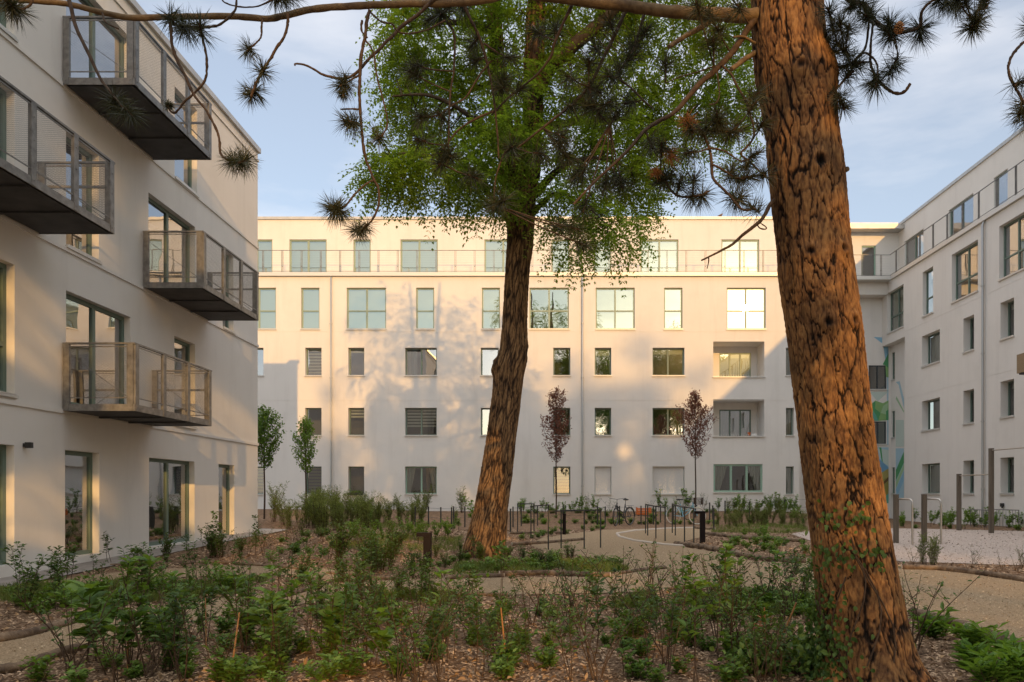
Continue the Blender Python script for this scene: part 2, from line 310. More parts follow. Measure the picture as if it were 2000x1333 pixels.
# ---------------------------------------------------------------- buildings
Z = Vector((0, 0, 1))
class Fac:     # facade plane: origin, u direction, outward normal
    def __init__(s, O, U, N): s.O, s.U, s.N = Vector(O), Vector(U), Vector(N)
    def p(s, u, v, n=0): return s.O+s.U*u+Z*v+s.N*n
    def box(s, mb, u0, u1, v0, v1, n0, n1, mi=0): mb.obox(s.p(u0, v0, n0), s.U*(u1-u0), Z*(v1-v0), s.N*(n1-n0), mi)
    def wall(s, mb, u0, u1, v0, v1, holes, rev=.24, mi=0, n=0):
        us = sorted({u0, u1, *[h[0] for h in holes], *[h[1] for h in holes]}); vs = sorted({v0, v1, *[h[2] for h in holes], *[h[3] for h in holes]})
        us = [u for u in us if u0 <= u <= u1]; vs = [v for v in vs if v0 <= v <= v1]
        flip = s.U.cross(Z).dot(s.N) < 0
        def q(a, b, c, d): mb.quad(*((d, c, b, a) if flip else (a, b, c, d)), mi)
        for i in range(len(us)-1):
            for j in range(len(vs)-1):
                cu, cv = (us[i]+us[i+1])/2, (vs[j]+vs[j+1])/2
                if any(h[0] < cu < h[1] and h[2] < cv < h[3] for h in holes): continue
                q(s.p(us[i], vs[j], n), s.p(us[i+1], vs[j], n), s.p(us[i+1], vs[j+1], n), s.p(us[i], vs[j+1], n))
        for h in holes:
            a, b, c, d = h[:4]; r = h[4] if len(h) > 4 else rev
            q(s.p(a, c, n), s.p(b, c, n), s.p(b, c, n-r), s.p(a, c, n-r)); q(s.p(a, d, n-r), s.p(b, d, n-r), s.p(b, d, n), s.p(a, d, n))
            q(s.p(a, c, n-r), s.p(a, d, n-r), s.p(a, d, n), s.p(a, c, n)); q(s.p(b, c, n), s.p(b, d, n), s.p(b, d, n-r), s.p(b, c, n-r))
def window(fc, parent, a, b, c, d, rec=.17, cols=1, rows=(), fm='frame', gm='glass', extra=None, sill=True, fw=.06, name='window', n=0, hinge=False, label=None, stile=None, lab2=None):
    mb = MB(); dp = .07; r0 = n-rec
    for (u0, u1, v0, v1) in ((a, a+fw, c, d), (b-fw, b, c, d), (a+fw, b-fw, c, c+fw), (a+fw, b-fw, d-fw, d)): fc.box(mb, u0, u1, v0, v1, r0-dp, r0)
    cs = stile or [a+(b-a)*k/cols for k in range(1, cols)]
    for u in cs: fc.box(mb, u-fw*.6, u+fw*.6, c+fw, d-fw, r0-dp, r0+.004)
    for v in rows: fc.box(mb, a+fw, b-fw, v-fw*.5, v+fw*.5, r0-dp, r0+.002)
    if hinge: fc.box(mb, a+fw+.02, a+fw+.05, (c+d)/2-.06, (c+d)/2+.08, r0, r0+.03)
    w_ = mb.build(name, M[fm], parent, label)
    g = MB(); e = [fc.p(a+fw*.5, c+fw*.5, r0-.03), fc.p(b-fw*.5, c+fw*.5, r0-.03), fc.p(b-fw*.5, d-fw*.5, r0-.03), fc.p(a+fw*.5, d-fw*.5, r0-.03)]
    if fc.U.cross(Z).dot(fc.N) < 0: e.reverse()
    g.quad(*e); g.build('pane', M[gm], w_)
    if sill:
        s_ = MB(); fc.box(s_, a-.03, b+.03, c-.045, c-.004, n-.002, n+.05); fc.box(s_, a+.004, b-.004, c+.001, c+.02, r0, n+.045); s_.build('sill', M['sill'], w_)
    if extra:
        k = extra.split(':'); x = MB(); n1 = r0-.13
        if k[0] == 'curtain':     # wavy cloth hung from the head
            frs = {'l': [(0, .35)], 'r': [(.6, 1)], 'lr': [(0, .30), (.72, 1)], 'f': [(0, 1)]}[k[1]]
            for f0, f1 in frs:
                u0 = a+(b-a)*f0; u1 = a+(b-a)*f1; m_ = max(4, int((u1-u0)/.035)); vs = []
                for i in range(m_+1):
                    u = u0+(u1-u0)*i/m_; nn = n1+.025*math.sin(i*1.9)
                    for t in range(5):
                        pull = 1 if k[1] != 'lr' else (1-.55*(t/4)); uu = (u0+(u-u0)*pull) if f0 == 0 else (u1-(u1-u)*pull)
                        vs.append(fc.p(uu, d-fw-(d-c-fw-.02)*t/4, nn))
                x.add(vs, [(i*5+t, (i+1)*5+t, (i+1)*5+t+1, i*5+t+1) for i in range(m_) for t in range(4)], 0, True)
            x.build('curtain', M[k[2] if len(k) > 2 else 'curtain'], w_)
        elif k[0] == 'stripe':    # day-night roller blind: alternating bands
            fr = float(k[1]); v = d-fw; lo = d-(d-c)*fr
            while v-.075 > lo: fc.box(x, a+fw, b-fw, v-.075, v, n1, n1+.006); v -= .15
            x.build('blind', M['blind_olive' if fr > .95 else 'blind'], w_)
        elif k[0] == 'roller': fc.box(x, a+fw*.5, b-fw*.5, d-(d-c)*float(k[1]), d-fw, n1, n1+.006); x.build('blind', M['blind'], w_)
        elif k[0] == 'shutter':   # closed slatted roller shutter in front of the glass
            v = c+.02
            while v < d-.05: fc.box(x, a+.02, b-.02, v, v+.042, r0+.03, r0+.045); v += .048
            fc.box(x, a+.01, b-.01, d-.05, d-.003, r0+.02, r0+.09); x.build('roller_shutter', M['shutter'], w_)
    return w_
def pipe(fc, parent, u, v0, v1):
    mb = MB(); mb.tube([fc.p(u, v0, .09), fc.p(u, v1-.12, .09), fc.p(u, v1, .02)], .045, 8)
    v = v0+1.2
    while v < v1: mb.tube([fc.p(u, v, .09), fc.p(u, v+.05, .09)], .062, 8); v += 2.6
    mb.build('downpipe', M['pipe'], parent)
def railing(fc, parent, u0, u1, v0, v1, n=0, step=.923, ph=0.):
    mb = MB(); fc.box(mb, u0, u1, v1-.022, v1, n-.02, n+.02); fc.box(mb, u0, u1, v0+.07, v0+.09, n-.012, n+.012)
    for k in range(1, 12): v = v0+.09+(v1-v0-.11)*k/12; fc.box(mb, u0, u1, v-.0012, v+.0012, n-.0012, n+.0012)
    r_ = mb.build('railing', M['galv'], parent); u = u0+ph
    while u < u1:
        p_ = MB(); fc.box(p_, u-.036, u-.022, v0-.05, v1-.0225, n-.025, n+.02); fc.box(p_, u+.022, u+.036, v0-.05, v1-.0225, n-.025, n+.02)
        fc.box(p_, u-.022, u+.022, v0+.3, v0+.33, n-.004, n+.004); p_.build('post', M['galv'], r_); u += step
# ---- back building
D0, D5 = 35.7, 36.9; sb = D0/F
FB = Fac((0, D0, 0), (1, 0, 0), (0, -1, 0)); FB5 = Fac((0, D5, 0), (1, 0, 0), (0, -1, 0))
def U(px, d=D0): return (px-CX)/F*d
def H(py, d=D0): return EYE+(CY-py)/F*d
back = thing('apartment_building', 'long cream five storey apartment building closing the courtyard behind the two big trees', 'building', (-2, D0, .6))
def inh(o): return o
back.location = (0, 0, 0)
BW = []   # (x0,x1,ytop,ybot, kwargs)
for x0, x1, c in ((470,539,1),(588,624,1),(677,754,2),(812.6,848,1),(941,976.5,1),(1034,1111,2),(1163.5,1239.7,2),(1297,1333,1),(1419.5,1495.6,2)):
    BW.append((x0, x1, 562.3, 643, dict(cols=2 if x1-x0 > 60 else 1, rows=(H(607),), fm='frame_light', gm='glass_hi', rec=.10, extra=('roller:.98' if x0 != 1034 else None))))
ex3 = [None, 'stripe:.9', 'roller:.15', 'curtain:l', None, None, 'roller:.25', 'roller:.2', None]
cols3 = [(478,514.6),(596,628),(680,711.4),(791,853),(939,974),(1080.6,1114),(1161.6,1194),(1274.5,1337)]
for (x0, x1), e in zip(cols3, ex3): BW.append((x0, x1, 679.5, 734, dict(cols=2 if x1-x0 > 45 else 1, extra=e, rec=.2)))
ex2 = ['stripe:.5', None, 'stripe:.35', 'stripe:.75', None, None, None, 'curtain:r:curtain_olive']
for (x0, x1), e in zip(cols3, ex2): BW.append((x0, x1, 797, 851, dict(cols=2 if x1-x0 > 45 else 1, extra=e, gm='glass' if x0 in (1161.6, 1274.5, 939) else 'glass_lo', rec=.2)))
ex1 = ['stripe:1', 'stripe:1', None, 'curtain:lr', None, 'stripe:1', 'shutter', 'shutter']
for (x0, x1), e in zip(cols3, ex1): BW.append((x0, x1, 911.5, 965.5, dict(cols=2 if x1-x0 > 45 else 1, extra=e, gm='glass_lo', rec=.2 if e != 'shutter' else .16, fm='frame' if x1-x0 < 45 else 'frame_sage')))
for yt, yb in ((679.5, 734), (797, 851), (911.5, 965.5)): BW.append((1535, 1550.5, yt, yb, dict(rec=.2, gm='glass_lo', extra='curtain:f')))
BW.append((1393.5, 1489.5, 907, 962, dict(rec=.06, fm='frame_sage', gm='glass_lo', extra='curtain:lr', fw=.09, stile=[U(1428), U(1459)])))
loggias = [(1393, 1493, 667.5, 736), (1393, 1493, 780.5, 852)]
UR0 = 11.9                                   # recess starts (hidden behind the pine)
holes = [(U(a), U(b), H(d), H(c), k['rec']+.08) for a, b, c, d, k in BW]+[(U(a), U(b), H(d), H(c), 1.3) for a, b, c, d in loggias]
wall = MB(); TOP4 = 11.80; FB.wall(wall, -19, UR0, -.2, TOP4, holes)
holes5 = []
W5 = [(470,532),(565,638),(690,724),(782,855),(946,1019),(1077,1112),(1160,1194),(1251,1325),(1409,1483)]
for a, b in W5: holes5.append((U(a, D5), U(b, D5), 11.85, H(468, D5), .2))
FB5.wall(wall, -19, UR0, 11.7, H(429.5, D5), holes5)
# end returns, recess part
DR, DR5 = 37.3, 37.9
FR = Fac((0, DR, 0), (1, 0, 0), (0, -1, 0)); FR5 = Fac((0, DR5, 0), (1, 0, 0), (0, -1, 0))
XR, XR5 = 16.6, 17.7
rw = [(1696.6, 1731.5, 714, 761), (1699, 1731, 823.6, 868)]
FR.wall(wall, UR0, XR+.5, -.2, 12, [(U(a, DR), U(b, DR), H(d, DR), H(c, DR), .2) for a, b, c, d in rw])
FR5.wall(wall, UR0, XR5+.02, 11.7, H(436.5, DR5)-.12, [(U(1683, DR5), U(1711, DR5), 11.85, H(480, DR5), .2)])
wall.quad((UR0, D0, -.2), (UR0, DR, -.2), (UR0, DR, 12), (UR0, D0, 12)); wall.quad((UR0, D5, 11.7), (UR0, DR5, 11.7), (UR0, DR5, H(429.5, D5)), (UR0, D5, H(429.5, D5)))
wall.build('wall', M['plaster'], back)
rb = MB(); zt = H(429.5, D5)
rb.box((-19, D5-.07, zt+.002), (UR0+.05, D5+.35, zt+.13)); rb.box((UR0+.052, DR5-.07, H(436.5, DR5)-.118), (XR5-.06, DR5+.35, H(436.5, DR5))); rb.build('parapet_coping', M['coping'], back)
sl = MB(); sl.box((-19, D0-.12, 11.81), (UR0+.1, D5-.003, 11.98)); sl.box((UR0+.102, DR-1.1, 11.81), (XR+.0, DR5-.003, 11.98)); sl.build('terrace_slab', M['sill'], back)
sl = MB(); sl.box((UR0+.11, DR-.62, 11.2), (XR-.004, DR-.003, 11.806)); sl.build('soffit_band', M['plaster'], back)
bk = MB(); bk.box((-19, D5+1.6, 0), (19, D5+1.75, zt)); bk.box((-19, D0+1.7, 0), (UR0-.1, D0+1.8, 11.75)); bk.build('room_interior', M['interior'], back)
rf = MB(); rf.box((-19, D5+.36, zt-.3), (19, D5+9, zt-.1)); rf.build('roof', M['coping'], back)
gr = MB()
for vv in (H(782), H(648)): FB.box(gr, -19, UR0-.01, vv-.008, vv+.004, .0, .006)
gr.build('render_joint', M['plaster'], back)
for a, b, c, d, k in BW: window(FB, back, U(a), U(b), H(d), H(c), **k)
for a, b in W5: window(FB5, back, U(a, D5), U(b, D5), 11.99, H(468, D5), .08, cols=2 if b-a > 50 else 1, fm='frame_light', gm='glass_hi', sill=False, name='terrace_door', extra='roller:.98', fw=.07)
window(FR5, back, U(1683, DR5), U(1711, DR5), 11.99, H(480, DR5), .08, fm='frame_sage', gm='glass_lo', sill=False, name='terrace_door')
for a, b, c, d in rw: window(FR, back, U(a, DR), U(b, DR), H(d, DR), H(c, DR), .03, cols=2, fm='frame_dark', gm='glass_lo', fw=.05)
for (a, b, c, d), e in zip(loggias, ('roller:.2', 'curtain:f')):
    lg = MB(); Fl = Fac((0, D0+1.25, 0), (1, 0, 0), (0, -1, 0)); dd = D0+1.25
    h = (U(1405, dd), U(1467, dd), H(850 if c > 700 else 734, dd)-.1, H(c+(22 if c < 700 else 20), dd)); Fl.wall(lg, U(a)-.1, U(b)+.1, H(d)-.1, H(c)+.05, [(*h, .1)])
    ob = lg.build('loggia', M['plaster'], back)
    window(Fl, back, h[0], h[1], h[2], h[3], .04, cols=3, fm='frame_light' if c < 700 else 'frame', gm='glass_hi' if c < 700 else 'glass', sill=False, name='balcony_door', extra=e)
    s_ = MB(); FB.box(s_, U(a)-.04, U(b)+.04, H(d)-.05, H(d)-.004, .001, .06); s_.build('ledge', M['sill'], ob)
    s_ = MB()
    for u in np.arange(U(a)+.03, U(b), .12): FB.box(s_, u, u+.012, H(d)+.003, H(d)+.10, -.06, -.048)
    s_.build('low_rail', M['sill'], ob)
railing(FB, back, -19, UR0+.1, 11.96, H(490), .07, ph=((515-CX)/F*D0+19) % .923)
railing(Fac((0, DR-1.0, 0), (1, 0, 0), (0, -1, 0)), back, UR0+.15, XR-.03, 11.96, 13.05, 0, ph=.35)
pipe(FB, back, U(647.6), .5, 11.8); pipe(FB, back, U(1137.5), .5, 11.8)
# mural on the recess wall
def mural(fc, kx, polys, n0):
    mb = MB(); cols = []
    for q, (c, pts) in enumerate(polys):
        vs = [fc.p(*kx(1640+x*.3451, 600+y*.3451), n0+.0006*q) for x, y in pts]
        mb.add(vs, [tuple(range(len(vs)))] , q); cols.append(M.setdefault('mural_%s' % c, mat('mural_paint', MC[c], .85, 0, .2)))
    mb.build('mural', cols, back)
MC = dict(pale=(.38, .54, .62), sky=(.26, .46, .60), blue=(.17, .34, .50), green=(.09, .30, .13), lime=(.24, .40, .16), mint=(.34, .50, .30), olive=(.27, .24, .07), gold=(.36, .31, .11), brown=(.13, .08, .04), teal=(.12, .36, .28), white=(.52, .60, .54))
mural(FR, lambda x, y: (U(x, DR), H(y, DR)), [
    ('sky', [(192,170),(240,172),(240,206)]), ('sky', [(248,226),(275,222),(276,262),(262,330),(275,400),(268,440),(262,325)]), ('pale', [(266,400),(276,400),(276,780),(268,780)]),
    ('sky', [(150,370),(164,370),(164,470),(150,460)]), ('white', [(166,480),(275,480),(215,535)]), ('green', [(243,326),(276,262),(276,345),(262,395),(258,330)]), ('lime', [(258,330),(276,345),(276,400),(263,395)]),
    ('blue', [(158,522),(178,545),(165,562),(158,560)]), ('green', [(165,560),(202,530),(245,545),(218,645),(182,645),(165,600)]), ('lime', [(202,530),(245,545),(230,600),(200,575)]), ('teal', [(182,580),(205,610),(218,645),(180,645)]),
    ('lime', [(245,545),(276,528),(276,640),(218,645)]), ('mint', [(245,560),(276,540),(265,610),(232,600)]), ('green', [(262,590),(276,580),(276,640),(262,640)]),
    ('pale', [(200,795),(276,795),(276,1080),(245,1080)]), ('white', [(215,800),(276,810),(276,900),(240,880)]), ('green', [(224,795),(235,795),(244,880),(238,880)]), ('blue', [(205,842),(276,908),(276,916),(225,944)]),
    ('gold', [(225,944),(276,914),(276,1052),(240,1068)]), ('olive', [(230,985),(276,960),(276,1060),(244,1075)]), ('brown', [(233,1003),(276,962),(276,980),(240,1012)]), ('teal', [(248,1078),(276,1055),(276,1110),(255,1112)])], .004)

# ---- right building
ER = Fac((XR, 0, 0), (0, 1, 0), (-1, 0, 0)); ER5 = Fac((XR5, 0, 0), (0, 1, 0), (-1, 0, 0))
right = thing('apartment_building', 'white five storey apartment wing along the right side behind the exercise bars', 'building', (0, 0, 0))
def dep(px, X): return X*F/(px-CX)
def RH(py, px, X=XR): return EYE+(CY-py)*X/(px-CX)
rowsR = {4: (9.27, 11.27), 3: (7.04, 8.41), 2: (4.16, 5.49), 1: (1.36, 2.68)}
RW = []
def rwin(p0, p1, row, **k): RW.append((dep(p1, XR), dep(p0, XR), *rowsR[row], k))
rwin(1733, 1764.6, 4, cols=2, rows=(10.05,), extra='roller:.98', gm='glass_lo'); rwin(1802, 1822.5, 4, rows=(10.05,)); rwin(1859, 1910, 4, cols=2, rows=(10.05,)); rwin(1951.5, 2011, 4, cols=2, rows=(10.05,))
for row in (3, 2, 1):
    rwin(1800.5, 1835.6, row, rec=.28, extra='curtain:f' if row != 2 else 'curtain:l', gm='glass_lo', cols=1)
    rwin(1881.5, 1902.5, row, rec=.28, extra='curtain:f' if row == 1 else None, gm='glass_lo'); rwin(1954, 1980.5, row, rec=.28, extra='roller:.2', gm='glass_lo')
for y0, wd in ((24.2, 1.0), (21.4, 1.4), (18.2, 1.0), (15, 1.4), (12, 1.0), (9, 1.4), (5, 1.0)):
    for row in (4, 3, 2, 1): RW.append((y0, y0+wd, *rowsR[row], dict(rec=.25, gm='glass_lo', cols=1, extra='curtain:l')))
wall = MB(); Y0 = -14.0; YL = dep(1767, XR)
low = [h for h in RW]
def hl(h): return (h[0], h[1], h[2], h[3], h[4].get('rec', .17)+.08)
SPL = 8.75                                       # soffit height where the upper storeys step out over the corner
ER.wall(wall, Y0, YL, -.2, SPL, [hl(h) for h in RW if h[3] < SPL])
ER.wall(wall, Y0, DR, SPL, 11.8, [hl(h) for h in RW if h[3] > SPL])
W5R = [(1767, 1803.6), (1853, 1901), (1941, 1968)]
h5 = [(dep(b, XR5), dep(a, XR5), 11.85, 14.0, .2) for a, b in W5R]+[(22, 24, 11.85, 14, .2), (17, 18, 11.85, 14, .2), (12, 14, 11.85, 14, .2)]
zt5 = 14.98
ER5.wall(wall, Y0, DR5, 11.7, zt5, h5)
wall.quad((XR, YL, -.2), (XR+.5, YL, -.2), (XR+.5, YL, SPL), (XR, YL, SPL)); wall.quad((XR, YL, SPL), (XR+.5, YL, SPL), (XR+.5, DR, SPL), (XR, DR, SPL))
ES = Fac((XR+.42, 0, 0), (0, 1, 0), (-1, 0, 0)); slits = [(36.85, 37.2, *rowsR[r_], .15) for r_ in (3, 2, 1)]
ES.wall(wall, YL, DR, -.2, SPL, slits)
wall.quad((XR, Y0, -.2), (XR+8, Y0, -.2), (XR+8, Y0, 11.8), (XR, Y0, 11.8)); wall.quad((XR5, Y0, 11.7), (XR+8, Y0, 11.7), (XR+8, Y0, zt5), (XR5, Y0, zt5))
wall.build('wall', M['plaster'], right)
for h in RW: window(ER, right, h[0], h[1], h[2], h[3], **{'rec': .17, **h[4]})
for h in h5: window(ER5, right, h[0], h[1], 11.99, h[3], .08, cols=2 if h[1]-h[0] > 1.2 else 1, sill=False, name='terrace_door', fw=.07)
for h in slits: window(ES, right, h[0], h[1], h[2], h[3], .06, gm='glass_lo', fw=.04)
cp = MB(); cp.box((XR5-.06, Y0, zt5+.002), (XR5+.4, DR5+.4, zt5+.14)); cp.build('parapet_coping', M['coping'], right)
sl = MB(); sl.box((XR-.1, Y0, 11.81), (XR5-.003, DR-1.1, 11.98)); sl.build('terrace_slab', M['sill'], right)
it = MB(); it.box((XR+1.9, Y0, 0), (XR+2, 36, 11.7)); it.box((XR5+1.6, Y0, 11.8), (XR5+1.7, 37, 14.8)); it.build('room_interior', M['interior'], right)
rf = MB(); rf.box((XR5+.42, Y0, zt5-.3), (XR5+9, DR5+.3, zt5-.1)); rf.build('roof', M['coping'], right)
gr = MB()
for vv in (H(782)-.03, 9.0-.02): ER.box(gr, Y0, YL-.01, vv-.008, vv+.004, 0, .006)
gr.build('render_joint', M['plaster'], right)
railing(ER, right, Y0, DR-1.05, 11.96, 13.05, .07, ph=.2, step=1.15)
pipe(ER, right, dep(1923.6, XR), .3, 11.8)
bx = MB(); bx.box((XR-1.2, 21.5, 5.33), (XR-.003, 24.6, 5.95)); b_ = bx.build('balcony', M['gravel'], right, 'beige concrete balcony box jutting in at the right edge')
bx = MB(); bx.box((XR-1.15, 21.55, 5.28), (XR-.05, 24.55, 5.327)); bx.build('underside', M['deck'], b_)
wl = MB(); q = ER.p(dep(1960, XR), RH(988, 1960)); wl.box((q.x-.1, q.y-.06, q.z-.04), (q.x-.01, q.y+.06, q.z+.09)); wl.tube([q+Vector((-.05, 0, -.04)), q+Vector((-.05, 0, -.09))], .03, 8); wl.build('wall_lamp', M['black'], right)

# ---- left building
XL = -8.52; EL = Fac((XL, 0, 0), (0, 1, 0), (1, 0, 0)); YE = 21.5
left = thing('apartment_building', 'cream four storey apartment building with steel mesh balconies on the left', 'building', (0, 0, 0))
def ld(px): return 8.52*F/(CX-px)
gfl = .22
LW = []
def lwin(p0, p1, b, t, **k): LW.append((ld(p0) if isinstance(p0, (int, float)) else p0[0], ld(p1), b, t, k))
DY = ld(129)-ld(-200)
lwin(-100, 28, gfl, 2.11, door=1); lwin(127, 194, gfl, 2.11, door=1); lwin(291, 380, gfl, 2.11, cols=2, door=1); lwin(427, 457.6, gfl, 2.11, door=1)
lwin((8.2,), 28.5, 2.90, 4.97, rows=(3.7,)); lwin(129, 255, 2.92, 4.91, cols=2, door=1); lwin(340.5, 381, 2.92, 4.91)
lwin((8.2,), 28.5, 5.74, 7.71, cols=2); lwin(129, 193, 5.70, 7.71); lwin(290, 381, 5.76, 7.71, cols=2, door=1); lwin(435, 456, 5.66, 7.71)
lwin((8.2,), 28, 8.55, 10.55, rows=(9.3,)); lwin(129, 255, 8.58, 10.55, cols=2, door=1); lwin(341, 385, 8.50, 10.55)
for y0 in (3.0, 5.6):
    for b in (gfl, 2.92, 5.74, 8.55): LW.append((y0, y0+1.3, b, b+1.9, dict(cols=2)))
wall = MB(); EL.wall(wall, -2, YE, -.2, 11.22, [(h[0], h[1], h[2], h[3], .21) for h in LW])
wall.quad((XL, YE, -.2), (XL-8, YE, -.2), (XL-8, YE, 11.22), (XL, YE, 11.22)); wall.quad((XL-8, -2, -.2), (XL, -2, -.2), (XL, -2, 11.22), (XL-8, -2, 11.22))
wall.build('wall', M['plaster'], left)
bd = MB()
for vv in (2.81, 5.66, 8.50): EL.box(bd, -2, YE+.02, vv-.07, vv, .001, .028)
EL.box(bd, -2, YE+.03, 10.95, 11.0, .001, .03); bd.build('string_course', M['plaster'], left)
cp = MB(); cp.box((XL-.4, -2.1, 11.222), (XL+.07, YE+.07, 11.36)); cp.build('parapet_coping', M['coping'], left)
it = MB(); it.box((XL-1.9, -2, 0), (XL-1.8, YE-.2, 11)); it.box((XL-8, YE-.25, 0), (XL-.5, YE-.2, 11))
for vv in (2.6, 5.45, 8.3): it.box((XL-1.79, -2, vv), (XL-.36, YE-.26, vv+.2))
it.build('room_interior', M['interior'], left)
rf = MB(); rf.box((XL-8, -2, 11.0), (XL-.42, YE, 11.15)); rf.build('roof', M['coping'], left)
for h in LW:
    k = dict(h[4]); dr = k.pop('door', 0)
    window(EL, left, h[0], h[1], h[2], h[3], .13, sill=not dr, name='glass_door' if dr else 'window', fw=.075, gm='glass', hinge=bool(dr), **k)
wl = MB(); q = EL.p(ld(47), EYE+(CY-870)*8.52/(CX-47)); wl.box(q+Vector((.002, -.035, -.03)), q+Vector((.03, .035, .03))); wl.box(q+Vector((.03, -.03, -.045)), q+Vector((.13, .03, .045))); wl.build('wall_lamp', M['black'], left)
# mesh balconies
def diamonds(mb, O, A, B, wd=.0034, pu=.062, pv=.028):      # expanded metal in the rectangle O, A, B
    O, A, B = Vector(O), Vector(A), Vector(B); la, lb = A.length, B.length; a, b = A/la, B/lb; n = a.cross(b); s = pv/pu
    for sg in (1, -1):
        c = -la*s if sg > 0 else 0; end = lb if sg > 0 else lb+la*s
        while c < end:
            pts = []
            for u in (0, la):
                v = c+sg*s*u
                if 0 <= v <= lb: pts.append((u, v))
            for v in (0, lb):
                u = (v-c)/(sg*s)
                if 0 < u < la: pts.append((u, v))
            if len(pts) >= 2:
                p, q = pts[0], pts[1]; p = O+a*p[0]+b*p[1]; q = O+a*q[0]+b*q[1]; d = (q-p)
                if d.length > .02:
                    w_ = (d.normalized().cross(n))*wd*.5; mb.quad(p-w_, p+w_, q+w_, q-w_)
            c += pv
def balcony(y0, z0, lab):
    L = 2.89; PR = 1.26; x0 = XL+.02; x1 = XL+PR; y1 = y0+L; zr = z0+1.17
    s = MB(); s.box((x0, y0, z0+.02), (x1, y1, z0+.09)); s.box((x0+.05, y0+.05, z0-.02), (x1-.05, y1-.05, z0+.018))
    for t in range(1, 3): s.box((x0+.05, y0+L*t/3-.03, z0-.05), (x1-.05, y0+L*t/3+.03, z0-.021))
    b = s.build('balcony', M['deck'], left, lab)
    e = MB()
    for (a, c) in (((x0, y0-.012, z0-.02), (x1+.012, y0-.001, z0+.10)), ((x1+.001, y0, z0-.02), (x1+.012, y1, z0+.10)), ((x0, y1+.001, z0-.02), (x1+.012, y1+.012, z0+.10))): e.box(a, c)
    e.build('edge_beam', M['galv'], b)
    r_ = MB()
    for a, c in (((x0, y0-.02, zr-.03), (x1+.02, y0+.03, zr)), ((x1-.03, y0+.031, zr-.03), (x1+.02, y1-.031, zr)), ((x0, y1-.03, zr-.03), (x1+.02, y1+.02, zr))): r_.box(a, c)
    for zz in (z0+.20, zr-.075): r_.box((x0+.06, y0-.004, zz), (x1-.06, y0+.008, zz+.018)); r_.box((x1+.001, y0+.06, zz), (x1+.012, y1-.06, zz+.018)); r_.box((x0+.06, y1-.008, zz), (x1-.06, y1+.004, zz+.018))
    r_.build('handrail', M['galv'], b)
    def post(x, y, ax):
        p = MB(); w_, t = .055, .012; zt_ = zr-.031
        if ax == 'y': p.box((x-.03, y-w_, z0+.101), (x+.02, y-w_+t, zt_)); p.box((x+.008, y-w_+t+.001, z0-.01), (x+.019, y+w_-t-.001, zt_)); p.box((x-.03, y+w_-t, z0+.101), (x+.02, y+w_, zt_))
        else: p.box((x-w_, y-.02, z0+.101), (x-w_+t, y+.03, zt_)); p.box((x-w_+t+.001, y-.018, z0-.01), (x+w_-t-.001, y-.008, zt_)); p.box((x+w_-t, y-.02, z0+.101), (x+w_, y+.03, zt_))
        for zz in (z0+.06, z0+.3, z0+.62, z0+.95):
            c = Vector((x+.021, y, zz)) if ax == 'y' else Vector((x, y-.02, zz)); d = Vector((.008, 0, 0)) if ax == 'y' else Vector((0, -.008, 0)); p.tube([c, c+d], .011, 6)
        p.build('post', M['galv'], b)
    for t in (0, 1/3, 2/3, 1): post(x1, y0+.06+(L-.12)*t, 'y')
    for yy in (y0, y1-.01):
        post(x0+.06, yy, 'x'); post(x1-.07, yy, 'x')
    h = zr-z0-.26
    def panel(O, A):
        m_ = MB(); diamonds(m_, O, A, Vector((0, 0, h))); m_.build('mesh_panel', M['galv'], b)
    zz = z0+.21
    panel((x0+.1, y0, zz), (PR-.22, 0, 0)); panel((x0+.1, y1, zz), (PR-.22, 0, 0))
    for t in range(3): ya = y0+.12+(L-.12)*t/3; panel((x1+.004, ya, zz), (0, (L-.12)/3-.12, 0))
    br = MB(); br.tube([(x0+.08, y0+.04, zr-.2), (x1-.1, y0+.04, z0+.2)], .006, 5); br.tube([(x0+.08, y1-.04, zr-.2), (x1-.1, y1-.04, z0+.2)], .006, 5); br.build('tie_rod', M['galv'], b)
    hr = MB(); hr.box((x0+.1, y1-.06, z0+.72), (x1-.1, y1-.03, z0+.76)); hr.build('inner_rail', M['galv'], b)
balcony(ld(121), 2.80, 'lowest steel balcony, lit by the sun')
balcony(ld(278), 5.64, 'middle steel balcony nearest the far corner')
balcony(ld(121), 8.47, 'topmost steel balcony behind the pine branch')
balcony(9.40, 5.66, 'steel balcony cut by the left edge of the photo')
def mside(x, y): px = 1640+x*.3451; d = (XR+.42)*F/(px-CX); return d, EYE+(CY-(600+y*.3451))/F*d
mb = MB(); PS = [('pale', [(318,425),(334,440),(364,575),(364,520),(340,420)]), ('mint', [(318,520),(364,600),(364,588),(322,505)]), ('white', [(318,640),(364,640),(364,790),(318,790)]), ('pale', [(318,800),(364,800),(364,1080),(318,1080)]), ('green', [(318,925),(364,818),(364,882),(318,985)]), ('mint', [(318,990),(364,888),(364,920),(318,1030)]), ('sky', [(318,1035),(364,930),(364,985),(330,1060)])]
for q, (c, pts) in enumerate(PS): vs = [ES.p(*mside(x, y), .004+.0006*q) for x, y in pts]; mb.add(vs, [tuple(range(len(vs)))], q)
mb.build('mural', [M.setdefault('mural_%s' % c, mat('mural_paint', MC[c], .85, 0, .2)) for c, _ in PS], right)
